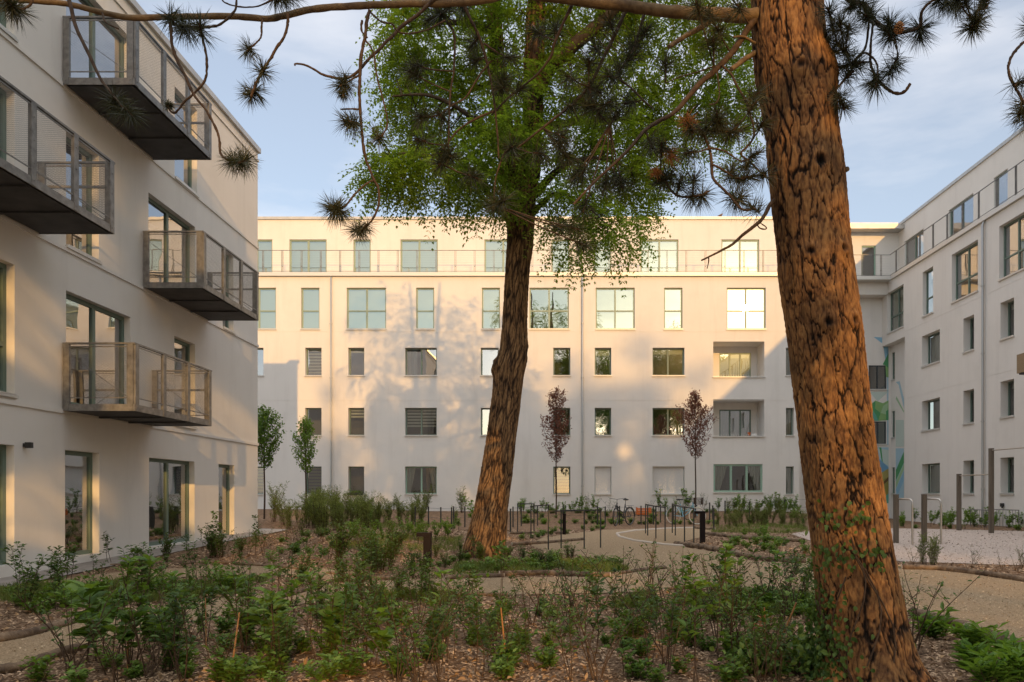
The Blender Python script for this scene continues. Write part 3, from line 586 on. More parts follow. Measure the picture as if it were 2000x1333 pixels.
# small things on sills and ledges
pl = thing('planter_box', 'small dark planter box with green herbs on a ground floor window sill', 'planter', P(694, 968, D0-.03))
m_ = MB(); m_.box((-.38, -.06, 0), (.38, .06, .12)); m_.box((-.39, -.07, .12), (.39, .07, .135)); m_.build('box', M['black'], pl)
HERB = pl
pt = thing('flower_pot', 'orange flower pot standing in the lower recessed balcony', 'flower pot', P(1463, 851, D0+.3))
m_ = MB(); m_.tube([(0, 0, 0), (0, 0, .12), (0, 0, .121), (0, 0, .15)], [.055, .08, .09, .09], 12); m_.build('pot', mat('orange_clay', (.55, .14, .04), .7), pt)
m_ = MB(); m_.tube([(0, 0, .1505), (0, 0, .153)], .08, 12); m_.build('soil', M['bollard'], pt)
bro = thing('broom', 'pale broom leaning against the side wall of the lower recessed balcony', 'broom', (0, 0, 0))
a_, b_ = P(1473, 849, D0+.5), P(1479, 806, D0+.8); m_ = MB(); m_.tube([a_, b_], .014, 6); m_.build('handle', M['sill'], bro)
m_ = MB(); m_.obox(a_+Vector((-.14, -.03, -.06)), (.28, 0, 0), (0, .06, 0), (0, 0, .1)); m_.build('brush', M['shutter'], bro)

# ---------------------------------------------------------------- trunks with real bark relief
def cells(u, v, pu, sd_):          # distance to nearest cell edge (F2-F1) on a lattice, u periodic with period pu
    iu, iv = np.floor(u).astype(np.int64), np.floor(v).astype(np.int64); f1 = np.full(u.shape, 9.); f2 = f1.copy()
    for a in (-1, 0, 1):
        for b in (-1, 0, 1):
            cu, cv = iu+a, iv+b; k = np.mod(cu, pu)
            px_ = cu+.15+.7*_h(k, cv, cu*0+sd_); py_ = cv+.1+.8*_h(k, cv, cu*0+sd_+17)
            d = np.hypot(u-px_, v-py_); m = d < f1; f2 = np.where(m, f1, np.minimum(f2, d)); f1 = np.where(m, d, f1)
    return f2-f1
def trunk(name, prof, d, base_h, nth, nv, kind, m, parent, tops=None, depth_fn=None):
    # prof rows: (py, xl, xr) photo pixels -> centre line and radius at depth d
    hs = []; cx = []; rr = []
    for py, xl, xr in prof:
        hs.append(EYE+(CY-py)/F*d); cx.append(((xl+xr)/2-CX)/F*d); rr.append((xr-xl)/2/F*d*.985)
    hs, cx, rr = map(np.array, (hs, cx, rr)); o = np.argsort(hs); hs, cx, rr = hs[o], cx[o], rr[o]
    if tops: hs = np.append(hs, [t[0] for t in tops]); cx = np.append(cx, [t[1] for t in tops]); rr = np.append(rr, [t[2] for t in tops])
    lo = base_h-.15; h = np.linspace(0, 1, nv)**1.15*(hs[-1]-lo)+lo
    X = np.interp(h, hs, cx); Rr = np.interp(h, hs, rr)*(.93 if kind == 'locust' else .985)
    k = np.ones(9)/9; pad = lambda a: np.convolve(np.pad(a, 4, mode='edge'), k, 'valid'); X, Rr = pad(X), pad(Rr)
    th = np.linspace(0, 2*np.pi, nth, endpoint=False); TH, HH = np.meshgrid(th, h); C, S = np.cos(TH), np.sin(TH)
    wob = fbm(C*1.7+3, S*1.7+5, HH*1.2, 3)-.45
    if kind == 'pine':
        pu = 17; U_ = TH/(2*np.pi)*pu; W1 = (fbm(C*3+9, S*3, HH*4.5, 5)-.45)*2.1; W2 = (fbm(C*3.4, S*3.4+4, HH*4+9, 5)-.45)*1.8
        V_ = HH*2.5; e1 = cells(U_+W1, V_+W2, pu, 3); e2 = cells(U_*2+W2*1.6, V_*2.6+W1*1.6, pu*2, 8)
        n2 = fbm(C*4+2, S*4+7, HH*4.5, 4); wd_ = .06+.12*smooth(.3, .62, fbm(C*1.3+2, S*1.3+7, HH*1.3, 3)); b = np.clip(e1/wd_, 0, 1)**.8; b2 = np.clip(e2/.22, 0, 1)
        fade = smooth(.28, .50, n2); lump = fbm(C*9, S*9, HH*16, 4); flake = np.floor(fbm(C*5+5, S*5, HH*7, 4)*11)/11
        fine = fbm(C*26, S*26, HH*34, 3)-.43; cr = (1-b)*(.5+.5*fade); bark = .60+.26*(flake-.44)+.30*(lump-.46)+.55*fine-.72*cr-.24*(1-b2)*(1-fade*.3); amp = .024
    else:
        pu = 30; U_ = TH/(2*np.pi)*pu; W1 = (fbm(C*2.5+9, S*2.5, HH*2.2, 4)-.45)*3.6; W2 = (fbm(C*2.4, S*2.4+4, HH*1.5+9, 3)-.45)*2
        e1 = cells(U_+W1, HH*1.7+W2, pu, 3); e2 = cells(U_*2+W1*2, HH*5+W1*2, pu*2, 8)
        b = np.clip(e1/.42, 0, 1)**.85; b2 = np.clip(e2/.4, 0, 1); lump = fbm(C*9, S*9, HH*7, 4)
        bark = b*.50+.20*b2+.45*(lump-.30)+.35*(fbm(C*24, S*24, HH*20, 3)-.43); amp = .036
    bark = np.clip(bark, 0, 1)
    rad = Rr[:, None]*(1+.10*wob)+amp*(bark-.62)
    flare = np.exp(-np.maximum(HH-base_h, 0)/.22); flare = np.exp(-np.maximum(HH-base_h, 0)/(.16 if kind == 'pine' else .3)); rad = rad*(1+flare*((.20 if kind == 'pine' else .08)+(.20 if kind == 'pine' else .14)*np.cos(TH*5+1.3+fbm(C*2, S*2, HH*2, 2))))
    for kt, kh, kr, ka in KNOTS.get(kind, []):
        dd = np.hypot((np.mod(TH-kt+np.pi, 2*np.pi)-np.pi)*Rr[:, None], HH-kh); rad = rad+ka*np.exp(-(dd/kr)**2)-ka*1.5*np.exp(-(dd/(kr*.42))**2); bark = bark-.6*np.exp(-(dd/(kr*.4))**2)
    DY_ = depth_fn(h)[:, None] if depth_fn else 0
    V3 = np.stack([X[:, None]+rad*C, d+DY_+rad*S, HH], -1).reshape(-1, 3)
    i, j = np.meshgrid(np.arange(nth), np.arange(nv-1)); i, j = i.ravel(), j.ravel()
    Fq = np.stack([j*nth+i, j*nth+(i+1) % nth, (j+1)*nth+(i+1) % nth, (j+1)*nth+i], -1)
    me = np_mesh(name, V3, Fq, m, True); at = me.attributes.new('bark', 'FLOAT', 'POINT'); at.data.foreach_set('value', np.clip(bark, 0, 1).astype(np.float32).ravel())
    return obj(name, me, parent)
# knots: theta (around; -pi/2 faces the camera), height, radius, bump
DP = 5.35
def hp(py): return EYE+(CY-py)/F*DP
KNOTS = {'pine': [(-1.55, hp(345), .075, .03), (-1.8, hp(645), .06, .025), (-1.05, hp(640), .055, .03), (-2.0, hp(510), .05, .03), (-1.1, hp(505), .05, .03), (-.25, hp(150), .10, .05), (-1.75, hp(165), .06, .02), (-1.2, hp(160), .04, .02), (-1.4, hp(980), .04, .015)],
         'locust': [(3.1, 1.33+(966-715)/F*15.1, .16, .10), (-.1, 1.33+(966-690)/F*15.1, .2, .05)]}
pine = thing('pine_tree', 'large orange barked pine tree with sunlit patches in the right foreground', 'tree')
pprof = [(0,1466,1606),(50,1468,1609),(90,1470,1613),(144,1476,1626),(216,1490,1633),(270,1496,1638),(324,1500,1647),(432,1511,1655),(480,1517,1660),(538,1520,1668),(655,1538,1684),(776,1552,1697),(889,1564,1711),(1000,1578,1730),(1075,1587,1743),(1150,1594,1757),(1200,1598,1766),(1275,1602,1777),(1340,1600,1790)]
gp = float(ground(2.15, DP))
trunk('trunk', pprof, DP, gp, 340, 1150, 'pine', M['pinebark'], pine, tops=[(6.5, 1.65, .25), (9, 1.5, .21), (12, 1.35, .15), (15.5, 1.3, .05)])
locust = thing('locust_tree', 'tall dark barked locust tree with pinnate leaves in the middle of the garden', 'tree')
DL = 15.1
lprof = [(225,1010,1014),(250,1003,1022),(285,992,1044),(330,975,1056),(400,985,1050),(452,988,1045),(479,988,1044),(521,985,1037),(557,983,1034),(610,980,1032),(678,975,1032),(694,971,1031),(715,962,1030),(730,962,1027),(768,959,1022),(852,948,1012),(915,938,1005),(988,925,996),(1040,912,993),(1062,906,991),(1088,903,991)]
def lx(px): return (px-CX)/F*DL
def lh(py): return EYE+(CY-py)/F*DL
gl_ = float(ground(lx(947), DL))
trunk('trunk', lprof, DL, gl_, 220, 800, 'locust', M['locustbark'], locust)
def limb(name, pts, rads, parent, m, n=16, rough=.1, seed=0, sub=7):
    pts = [Vector(p) for p in pts]; out = []; rs = []; rr_ = random.Random(seed)
    for i in range(len(pts)-1):      # Catmull-Rom
        p0, p1, p2, p3 = pts[max(i-1, 0)], pts[i], pts[i+1], pts[min(i+2, len(pts)-1)]
        for t in range(sub):
            s = t/sub; q = .5*((2*p1)+(p2-p0)*s+(2*p0-5*p1+4*p2-p3)*s*s+(-p0+3*p1-3*p2+p3)*s**3)
            r = rads[i]+(rads[i+1]-rads[i])*s; out.append(q+Vector([rr_.uniform(-1, 1)*r*rough for _ in range(3)])); rs.append(r*(1+rr_.uniform(-rough, rough)))
    out.append(pts[-1]); rs.append(rads[-1])
    if name is None: return out, rs
    mb = MB(); mb.tube(out, rs, n); return mb.build(name, m, parent)
LIMBS = [([(lx(1010),DL,lh(440)),(lx(996),DL+.05,lh(345)),(lx(986),DL+.1,lh(261)),(lx(972),DL+.2,lh(130)),(lx(962),DL+.3,lh(0)),(lx(940),DL+.5,lh(-250)),(lx(925),DL+.5,lh(-500))], [.18,.21,.19,.165,.15,.09,.03]),
         ([(lx(1018),DL,lh(440)),(lx(1034),DL-.05,lh(345)),(lx(1040),DL-.1,lh(261)),(lx(1044),DL-.2,lh(130)),(lx(1050),DL-.3,lh(0)),(lx(1075),DL-.5,lh(-250)),(lx(1085),DL-.3,lh(-520))], [.18,.215,.21,.205,.185,.12,.03]),
         ([(lx(1042),DL-.1,lh(195)),(lx(1070),DL-.2,lh(150)),(lx(1110),DL-.4,lh(120)),(lx(1165),DL-.6,lh(85)),(lx(1260),DL-.9,lh(10)),(lx(1380),DL-1,lh(-90))], [.15,.15,.13,.12,.08,.03]),
         ([(lx(980),DL,lh(300)),(lx(930),DL-.6,lh(262)),(lx(860),DL-1,lh(240)),(lx(790),DL-1.2,lh(250))], [.08,.05,.035,.012]),
         ([(lx(992),DL,lh(430)),(lx(930),DL-.6,lh(370)),(lx(850),DL-1.2,lh(355)),(lx(775),DL-1.5,lh(370))], [.07,.05,.03,.01]),
         ([(lx(1045),DL,lh(380)),(lx(1100),DL-.6,lh(350)),(lx(1170),DL-.8,lh(345)),(lx(1240),DL-1,lh(380))], [.09,.06,.04,.012]),
         ([(lx(1040),DL,lh(420)),(lx(1080),DL-.9,lh(415)),(lx(1130),DL-1.4,lh(450)),(lx(1190),DL-1.6,lh(510))], [.06,.04,.025,.01]),
         ([(lx(1050),DL,lh(250)),(lx(1130),DL+.5,lh(215)),(lx(1250),DL+.9,lh(190)),(lx(1380),DL+1,lh(200))], [.10,.07,.045,.012]),
         ([(lx(965),DL,lh(60)),(lx(890),DL+.4,lh(20)),(lx(800),DL+.5,lh(20)),(lx(740),DL+.6,lh(60))], [.09,.06,.04,.012]),
         ([(lx(970),DL,lh(160)),(lx(900),DL+.8,lh(140)),(lx(830),DL+1.4,lh(150)),(lx(770),DL+1.6,lh(200))], [.07,.05,.03,.012])]
for k, (pts, rs) in enumerate(LIMBS):
    if k < 2:      # big limbs carry bark relief
        lp, lr = limb(None, pts, rs, None, None, seed=k, rough=.02, sub=40); n_ = 48; lp = np.array([tuple(p) for p in lp]); lr = np.array(lr)
        th = np.linspace(0, 2*np.pi, n_, endpoint=False); TH, HH = np.meshgrid(th, lp[:, 2]+lp[:, 0]*.5)
        bk_ = .72*np.clip(cells(TH/(2*np.pi)*11+(fbm(np.cos(TH)*2+k, np.sin(TH)*2, HH*1.3, 3)-.45)*3, HH*1.1, 11, 5+k)/.42, 0, 1)
        rad = lr[:, None]*(1+.20*(bk_-.6)); V3 = np.stack([lp[:, 0][:, None]+rad*np.cos(TH), lp[:, 1][:, None]+rad*np.sin(TH), lp[:, 2][:, None]-np.cos(TH)*rad*(.8 if k == 2 else 0)], -1).reshape(-1, 3)
        i, j = np.meshgrid(np.arange(n_), np.arange(len(lp)-1)); i, j = i.ravel(), j.ravel()
        me = np_mesh('limb', V3, np.stack([j*n_+i, j*n_+(i+1) % n_, (j+1)*n_+(i+1) % n_, (j+1)*n_+i], -1), M['locustbark'], True)
        at = me.attributes.new('bark', 'FLOAT', 'POINT'); at.data.foreach_set('value', bk_.astype(np.float32).ravel()); obj('limb', me, locust)
    else: limb('limb', pts, rs, locust, M['darkbark'], 8 if k > 2 else 14, .04, k)

# ---------------------------------------------------------------- leaves (numpy)
def unit(v): return v/np.maximum(np.linalg.norm(v, axis=-1, keepdims=True), 1e-9)
def leaves(Pt, D, N, L, W, fold=.25):     # folded kite leaves: 4 verts, 2 tris
    D = unit(D); S = unit(np.cross(D, N)); N = unit(np.cross(S, D)); L = np.asarray(L)[..., None]; W = np.asarray(W)[..., None]
    v = np.stack([Pt, Pt+D*L*.45+S*W*.5+N*W*fold, Pt+D*L-N*L*.08, Pt+D*L*.45-S*W*.5+N*W*fold], 1).reshape(-1, 3)
    b = np.arange(len(Pt))[:, None]*4; f = np.concatenate([b+[0, 1, 2], b+[0, 2, 3]], 1).reshape(-1, 3); return v, f
def oval(Pt, D, N, L, W, fold=.15):       # rounder leaves: 7 verts, 6 tris with a drooping tip
    D = unit(D); S = unit(np.cross(D, N)); N = unit(np.cross(S, D)); L = np.asarray(L)[..., None]; W = np.asarray(W)[..., None]
    v = np.stack([Pt, Pt+D*L*.28+S*W*.46+N*W*fold, Pt+D*L*.65+S*W*.40+N*(W*fold-L*.04), Pt+D*L-N*L*.16, Pt+D*L*.65-S*W*.40+N*(W*fold-L*.04), Pt+D*L*.28-S*W*.46+N*W*fold, Pt+D*L*.5-N*L*.01], 1).reshape(-1, 3)
    b = np.arange(len(Pt))[:, None]*7; f = np.concatenate([b+q for q in ([0,1,6],[1,2,6],[2,3,6],[3,4,6],[4,5,6],[5,0,6])], 1).reshape(-1, 3); return v, f
def merge(parts):
    V_ = []; F_ = []; b = 0
    for v, f in parts: V_.append(v); F_.append(f+b); b += len(v)
    return np.concatenate(V_), np.concatenate(F_)
def rdir(n, rng=NR):
    return unit(rng.normal(size=(n, 3)))
def locust_sprays(centres, outdir, rng):
    n = len(centres); per = 3; c = np.repeat(centres, per, 0); od = np.repeat(outdir, per, 0)
    D = unit(od*.8+rdir(n*per, rng)*.9+np.array([0, 0, -.35])); Ln = rng.uniform(.32, .54, n*per)
    Nn = unit(np.array([0, 0, 1.])+rdir(n*per, rng)*.55); S = unit(np.cross(D, Nn)); parts = []
    for k in range(7):
        t = (k+.6)/7; base = c+D*(Ln*t)[:, None]-np.array([0, 0, 1])*(Ln*t*t*.45)[:, None]
        for sg in (1, -1):
            dd = unit(S*sg+D*.45+np.array([0, 0, -.25])); parts.append(leaves(base, dd, Nn, rng.uniform(.066, .095, n*per), rng.uniform(.034, .047, n*per), .15))
    dd = D-np.array([0, 0, .5]); parts.append(leaves(c+D*Ln[:, None]*.97-np.array([0, 0, 1])*(Ln*.42)[:, None], dd, Nn, np.full(n*per, .045), np.full(n*per, .018)))
    # rachis
    p0 = c; p1 = c+D*Ln[:, None]*.97-np.array([0, 0, 1])*(Ln*.42)[:, None]; w_ = S*.0016
    v = np.stack([p0-w_, p0+w_, p1], 1).reshape(-1, 3); parts.append((v, np.arange(len(v)).reshape(-1, 3)))
    return merge(parts)
BL = [(860,70,115,95,0,150),(845,195,95,85,0,150),(1000,90,120,130,0,150),(1150,50,120,90,0,140),(1290,40,120,80,.3,110),(1400,10,90,50,.3,50),(1340,185,110,60,.4,120),(1420,190,50,55,.3,40),
      (1200,210,100,90,-.2,140),(1060,240,120,110,-.6,140),(870,385,95,48,-1,120),(800,385,50,38,-1.2,45),(775,350,25,15,-1.3,10),(1180,330,100,75,-.4,130),(1235,375,45,50,-.5,45),(1110,430,60,55,-.8,75),
      (1175,480,50,40,-1.2,45),(1115,525,35,22,-1.2,14),(1220,500,22,30,-1.2,12),(960,410,60,40,-.9,60),(905,310,70,60,-.3,60),(820,290,40,45,0,25),(780,190,30,35,.2,18),(1000,330,60,60,-1.2,70),(790,110,45,40,.3,25),(1300,280,60,40,0,45),(770,395,35,28,-1.4,16),(1440,120,50,60,.5,45),(1470,40,50,50,.5,40),(1440,260,30,35,.3,18),(760,60,30,30,.3,12),(1250,420,30,25,-.6,14)]
cs = []; od = []
for cx_, cy_, rx_, ry_, dz_, n_ in BL:
    n_ = int(n_*1.1); d = rdir(n_, NR)*NR.uniform(.2, 1, (n_, 1))**.5*np.where(NR.uniform(0, 1, (n_, 1)) < .14, 1.4, 1)
    c0 = np.array([lx(cx_), DL+dz_, lh(cy_)]); cs.append(c0+d*np.array([rx_/F*DL, .75, ry_/F*DL])); od.append(d*np.array([1, .8, .6]))
for c0, r_, n_ in [((-1.5, DL, 12.5), (3.2, 3, 1.6), 420), ((.8, DL-.5, 14.3), (3.0, 3, 1.6), 380), ((2.6, DL, 12.2), (2.2, 2.6, 1.2), 260), ((-2.6, DL+.5, 15), (2, 2, 1.5), 160)]:
    d = rdir(n_, NR)*NR.uniform(.2, 1, (n_, 1))**.5; cs.append(np.array(c0)+d*np.array(r_)); od.append(d)
cs = np.concatenate(cs); od = np.concatenate(od)
obj('crown', np_mesh('crown', *locust_sprays(cs, od, NR), M['leaf_locust']), locust)
tw = MB()
for q in range(0, len(cs), 5):
    c = Vector(cs[q])
    best = min((Vector(p).lerp(Vector(p2), t_) for pts, _ in LIMBS for p, p2 in zip(pts[1:], pts[2:]) for t_ in (0, .25, .5, .75)), key=lambda p: (p-c).length); dl = (best-c).length
    if dl < 2.2: mid = (c+best)/2+Vector((R.uniform(-.15, .15), R.uniform(-.15, .15), R.uniform(0, .2))); tw.tube([best, mid, c], [.011, .007, .003], 4, cap=False)
tw.build('twigs', M['darkbark'], locust)

# ---------------------------------------------------------------- pine branches with needle tufts
def tufts(cents, tips, rad, rng, n=150):
    m = len(cents); c = np.repeat(cents, n, 0); t = unit(np.repeat(tips, n, 0)); rr_ = np.repeat(rad, n)
    back_ = rng.uniform(0, 1, m*n); c = c-t*(back_*rr_*.55)[:, None]
    D = unit(rdir(m*n, rng)+t*.45+np.array([0, 0, -.12])); L = rr_*rng.uniform(.65, 1.08, m*n); S = unit(np.cross(D, rdir(m*n, rng)))*.0017
    mid = c+D*(L*.55)[:, None]; end = c+D*L[:, None]-np.array([0, 0, 1.])*(L*rng.uniform(0, .14, m*n))[:, None]
    v = np.stack([c-S, c+S, mid+S*.9, mid-S*.9, end], 1).reshape(-1, 3); b = np.arange(m*n)[:, None]*5
    return v, np.concatenate([b+[0, 1, 2], b+[0, 2, 3], b+[3, 2, 4]], 1).reshape(-1, 3)
def pbranch(name, lines, tf, parent=pine, m='twig', brown=()):
    """lines: [(pixel pts, depth0, depth1, width px0, width px1)], tf: [(px,py,size px,depth)]"""
    mb = MB(); P3 = []
    for pts, d0, d1, w0, w1 in lines:
        n = len(pts); p3 = [P(x, y, d0+(d1-d0)*i/(n-1)) for i, (x, y) in enumerate(pts)]; P3 += p3
        rs = [(w0+(w1-w0)*i/(n-1))/2/F*d0 for i in range(n)]
        o, r = limb(None, p3, rs, None, None, seed=len(P3), rough=.18 if w0 < 8 else .07, sub=6); mb.tube(o, r, 10 if w0 > 8 else 6)
    cen = []; tip = []; rad = []
    for x, y, s, d in tf:
        c = P(x, y, d); b = min(P3, key=lambda p: (p-c).length); v = c-b
        if v.length > .03: mb.tube([b, (b+c)/2+Vector((0, 0, -.01)), c], [.006, .005, .005], 5)
        cen.append(tuple(c)); tip.append(tuple(v.normalized() if v.length > .01 else Vector((R.uniform(-1, 1), R.uniform(-1, 1), -.3)))); rad.append(s/F*d)
    for i in range(len(cen)):
        c = Vector(cen[i]); t = Vector(tip[i]); mb.tube([c-t*rad[i]*.5, c, c+t*.02], [.006, .008, .002], 5)
    o = mb.build(name, M[m], parent)
    if cen: obj('needles', np_mesh('needles', *tufts(np.array(cen), np.array(tip), np.array(rad), NR), M['needle']), o)
    for x, y, s, d in brown: obj('dry_needles', np_mesh('dry_needles', *tufts(np.array([tuple(P(x, y, d))]), np.array([[.3, 0, -1.]]), np.array([s/F*d]), NR), M['needle_brown']), o)
    return o
def t4(lst, d=4.7, s=44): return [(x, y, R.uniform(.85, 1.1)*s, d+R.uniform(-.12, .12)) for x, y in lst]
# the long branch crossing the top of the view
main = pbranch('branch', [([(1480,30),(1440,31),(1400,28),(1320,24),(1230,13),(1160,6),(1090,-4),(1000,-14)], 5.3, 5.1, 27, 17),
    ([(1000,-14),(950,0),(880,7),(790,8),(700,12),(620,17),(560,30),(520,37),(450,32),(350,33),(260,35),(200,25),(130,8),(60,2),(0,0),(-90,-8)], 5.1, 4.4, 14, 8)], [], m='branchbark')
pbranch('branch', [([(128,-10),(136,4),(148,52),(172,103),(197,155),(221,186)], 4.4, 4.3, 8, 5), ([(200,26),(207,44),(232,57)], 4.45, 4.4, 4, 3)], t4([(240,212),(258,226),(225,205)], 4.3, 46))
pbranch('branch', [([(0,5),(25,14),(45,18),(60,8),(64,-5)], 4.4, 4.4, 5, 4)], t4([(22,10),(38,24),(10,2)], 4.4, 42))
pbranch('branch', [([(333,36),(334,60),(336,86),(346,118),(362,148),(379,186),(400,212),(417,241),(428,270),(430,297),(438,308),(455,316),(480,314)], 4.5, 4.4, 6, 4),
    ([(388,50),(396,78),(402,103),(404,130),(400,158),(379,183),(359,200),(350,213),(338,221),(326,207)], 4.5, 4.5, 5, 4), ([(330,45),(360,54),(395,54),(430,48),(458,22),(462,-5)], 4.6, 4.6, 6, 4)],
    t4([(338,40),(352,52),(372,52),(390,50)], 4.5, 44)+t4([(482,312),(468,318),(452,318)], 4.4, 40)+t4([(332,206)], 4.5, 16))
pbranch('branch', [([(513,36),(511,52),(510,72),(500,84),(486,97)], 4.6, 4.6, 4, 3), ([(562,28),(562,45),(555,72),(540,95),(526,119),(515,134),(504,155),(495,176),(490,190)], 4.6, 4.6, 6, 5),
    ([(433,-4),(440,6),(470,14),(505,12),(537,-2)], 4.6, 4.6, 3, 3)], t4([(483,100),(516,137),(489,188),(497,178)], 4.6, 40)+t4([(535,-6),(572,-8),(555,-4)], 4.6, 40))
pbranch('branch', [([(722,20),(716,45),(713,72),(707,100),(704,126),(703,150),(702,180),(703,212),(706,245),(709,280),(715,313),(722,330),(729,349),(738,365),(740,378),(740,398),(735,414),(725,432),(709,448)], 4.7, 4.7, 7, 4),
    ([(729,352),(715,360),(702,371),(688,386),(674,403),(660,410)], 4.7, 4.6, 4, 4), ([(702,214),(685,213),(665,214)], 4.7, 4.7, 4, 3), ([(713,79),(724,92),(731,108),(733,130),(738,158),(748,195),(756,230),(755,250),(746,266)], 4.7, 4.8, 4, 3),
    ([(707,40),(706,60),(718,74)], 4.7, 4.7, 5, 3)], t4([(656,411),(668,416),(645,408)], 4.6, 42)+t4([(706,452),(695,450)], 4.7, 38)+t4([(673,238),(684,238)], 4.7, 42)+t4([(738,270)], 4.8, 42))
pbranch('branch', [([(905,-30),(870,-12),(843,4),(815,30),(782,54),(768,70),(753,83),(740,98),(724,112),(700,139),(685,150),(666,154),(648,151),(630,146),(615,137),(602,130),(590,126),(577,125),(576,128)], 5.0, 4.7, 8, 3),
    ([(701,148),(688,155),(674,164)], 4.7, 4.7, 4, 3), ([(724,25),(745,43),(765,47),(775,60),(792,66),(830,60),(870,40)], 4.8, 4.9, 4, 3)], t4([(665,168),(674,170)], 4.7, 42)+t4([(670,186)], 4.7, 22))
# twigs and tufts hanging in front of the locust crown
pbranch('branch', [([(898,-10),(915,30),(935,70),(948,110),(955,140),(962,175),(968,225),(972,270),(974,310)], 5.2, 5.3, 7, 3), ([(840,-8),(862,28),(885,60),(888,95),(886,140),(880,180),(877,230),(876,300)], 5.2, 5.2, 5, 3),
    ([(958,120),(935,150),(910,190),(885,205),(860,225)], 5.2, 5.2, 4, 3), ([(972,215),(930,232),(895,255),(872,285),(862,320)], 5.3, 5.2, 5, 3), ([(945,85),(970,102),(992,112)], 5.2, 5.2, 4, 3)],
    t4([(808,128),(800,140),(860,28),(905,18),(835,40),(818,228),(866,232),(812,272),(866,292),(880,306),(858,322),(930,348),(922,90),(1000,112),(880,12)], 5.2, 42)+t4([(985,155),(985,172),(925,120)], 5.2, 38))
pbranch('branch', [([(1225,14),(1200,70),(1180,110),(1150,170),(1110,210),(1060,250),(1010,290)], 5.3, 5.4, 8, 4), ([(1260,22),(1240,90),(1222,120),(1208,150),(1230,170),(1255,195),(1275,212)], 5.3, 5.2, 6, 3), ([(1120,4),(1085,80),(1075,112),(1045,150),(1000,185),(960,225)], 5.2, 5.4, 6, 3),
    ([(1000,290),(985,300),(968,350),(965,400)], 5.4, 5.4, 4, 3), ([(1150,170),(1165,215),(1190,245)], 5.3, 5.3, 4, 3)],
    t4([(1110,150),(1150,118),(1162,92),(1150,182),(1190,200),(1222,202),(1208,218),(1170,222),(1120,205),(1000,288),(1060,302),(1100,288),(1112,312),(1120,350),(1135,340),(1182,368),(1202,358),(1100,268),(1240,108),(1232,88)], 5.25, 44)+
    t4([(1265,55),(1190,40),(1085,55),(1140,410),(1128,448),(1142,480),(1098,446),(962,405),(1020,172),(1045,60),(1210,130),(1188,150),(1170,180),(1145,205),(1215,365),(985,392)], 5.25, 42))
pbranch('branch', [([(1482,30),(1465,50),(1446,80),(1428,105),(1410,125),(1390,144),(1370,160),(1354,178),(1340,195),(1325,212),(1310,225),(1285,238),(1260,255),(1245,272),(1230,290),(1200,320),(1165,352),(1120,400)], 5.3, 5.0, 14, 4),
    ([(1340,222),(1352,235),(1365,250),(1378,272),(1385,290),(1389,310),(1390,332),(1394,350),(1408,366),(1425,382),(1436,396),(1446,407),(1458,411),(1472,407)], 5.1, 4.9, 6, 5),
    ([(1385,290),(1402,292),(1420,298),(1434,308),(1448,316)], 5.0, 5.0, 4, 3), ([(1390,322),(1405,328),(1424,340),(1436,348)], 5.0, 5.0, 5, 3), ([(1290,335),(1298,350),(1306,366),(1320,381),(1336,385),(1352,384),(1370,381),(1386,373)], 5.1, 5.0, 5, 4),
    ([(1410,128),(1428,146),(1440,170),(1458,200),(1466,228),(1472,250),(1471,270),(1458,288),(1448,298),(1450,306),(1462,314),(1480,332),(1496,346)], 5.2, 5.1, 5, 4), ([(1335,240),(1350,252),(1372,255),(1400,257),(1430,258)], 5.1, 5.0, 6, 4),
    ([(1395,130),(1360,142),(1330,150),(1300,163)], 5.2, 5.2, 3, 2), ([(1400,140),(1405,180),(1400,200),(1385,205)], 5.2, 5.2, 3, 3)],
    t4([(1440,349),(1468,346),(1492,342),(1440,390),(1466,402),(1450,384),(1345,385),(1372,383),(1330,352),(1312,342),(1350,252),(1400,222),(1418,257),(1446,256),(1400,54),(1393,76),(1482,182),(1476,200),(1490,240),(1292,282),(1430,330),(1405,235),(1385,256),(1480,300),(1340,300),(1356,345),(1456,330)], 5.0, 42)+
    t4([(1275,290),(1300,345),(1285,355),(1440,10),(1380,20),(1360,5),(1300,120)], 5.1, 42), brown=[(1308,308,34,5.0), (1282,338,20,5.0), (1345,245,32,5.05)])
pbranch('branch', [([(1478,102),(1455,116),(1428,136)], 5.35, 5.2, 10, 9), ([(1400,32),(1372,52),(1340,70),(1306,92)], 5.3, 5.1, 12, 8), ([(1475,85),(1460,76),(1450,72),(1432,73)], 5.3, 5.2, 6, 4)], [], m='branchbark')
pbranch('branch', [([(1512,392),(1503,402),(1495,418),(1485,432),(1468,446),(1450,460),(1430,478),(1412,488),(1395,497),(1370,509)], 5.3, 5.0, 9, 3), ([(1478,438),(1484,446),(1495,448),(1496,444),(1482,434)], 5.2, 5.15, 3, 2), ([(1384,502),(1384,512),(1381,525)], 5.05, 5.05, 3, 2)], [])
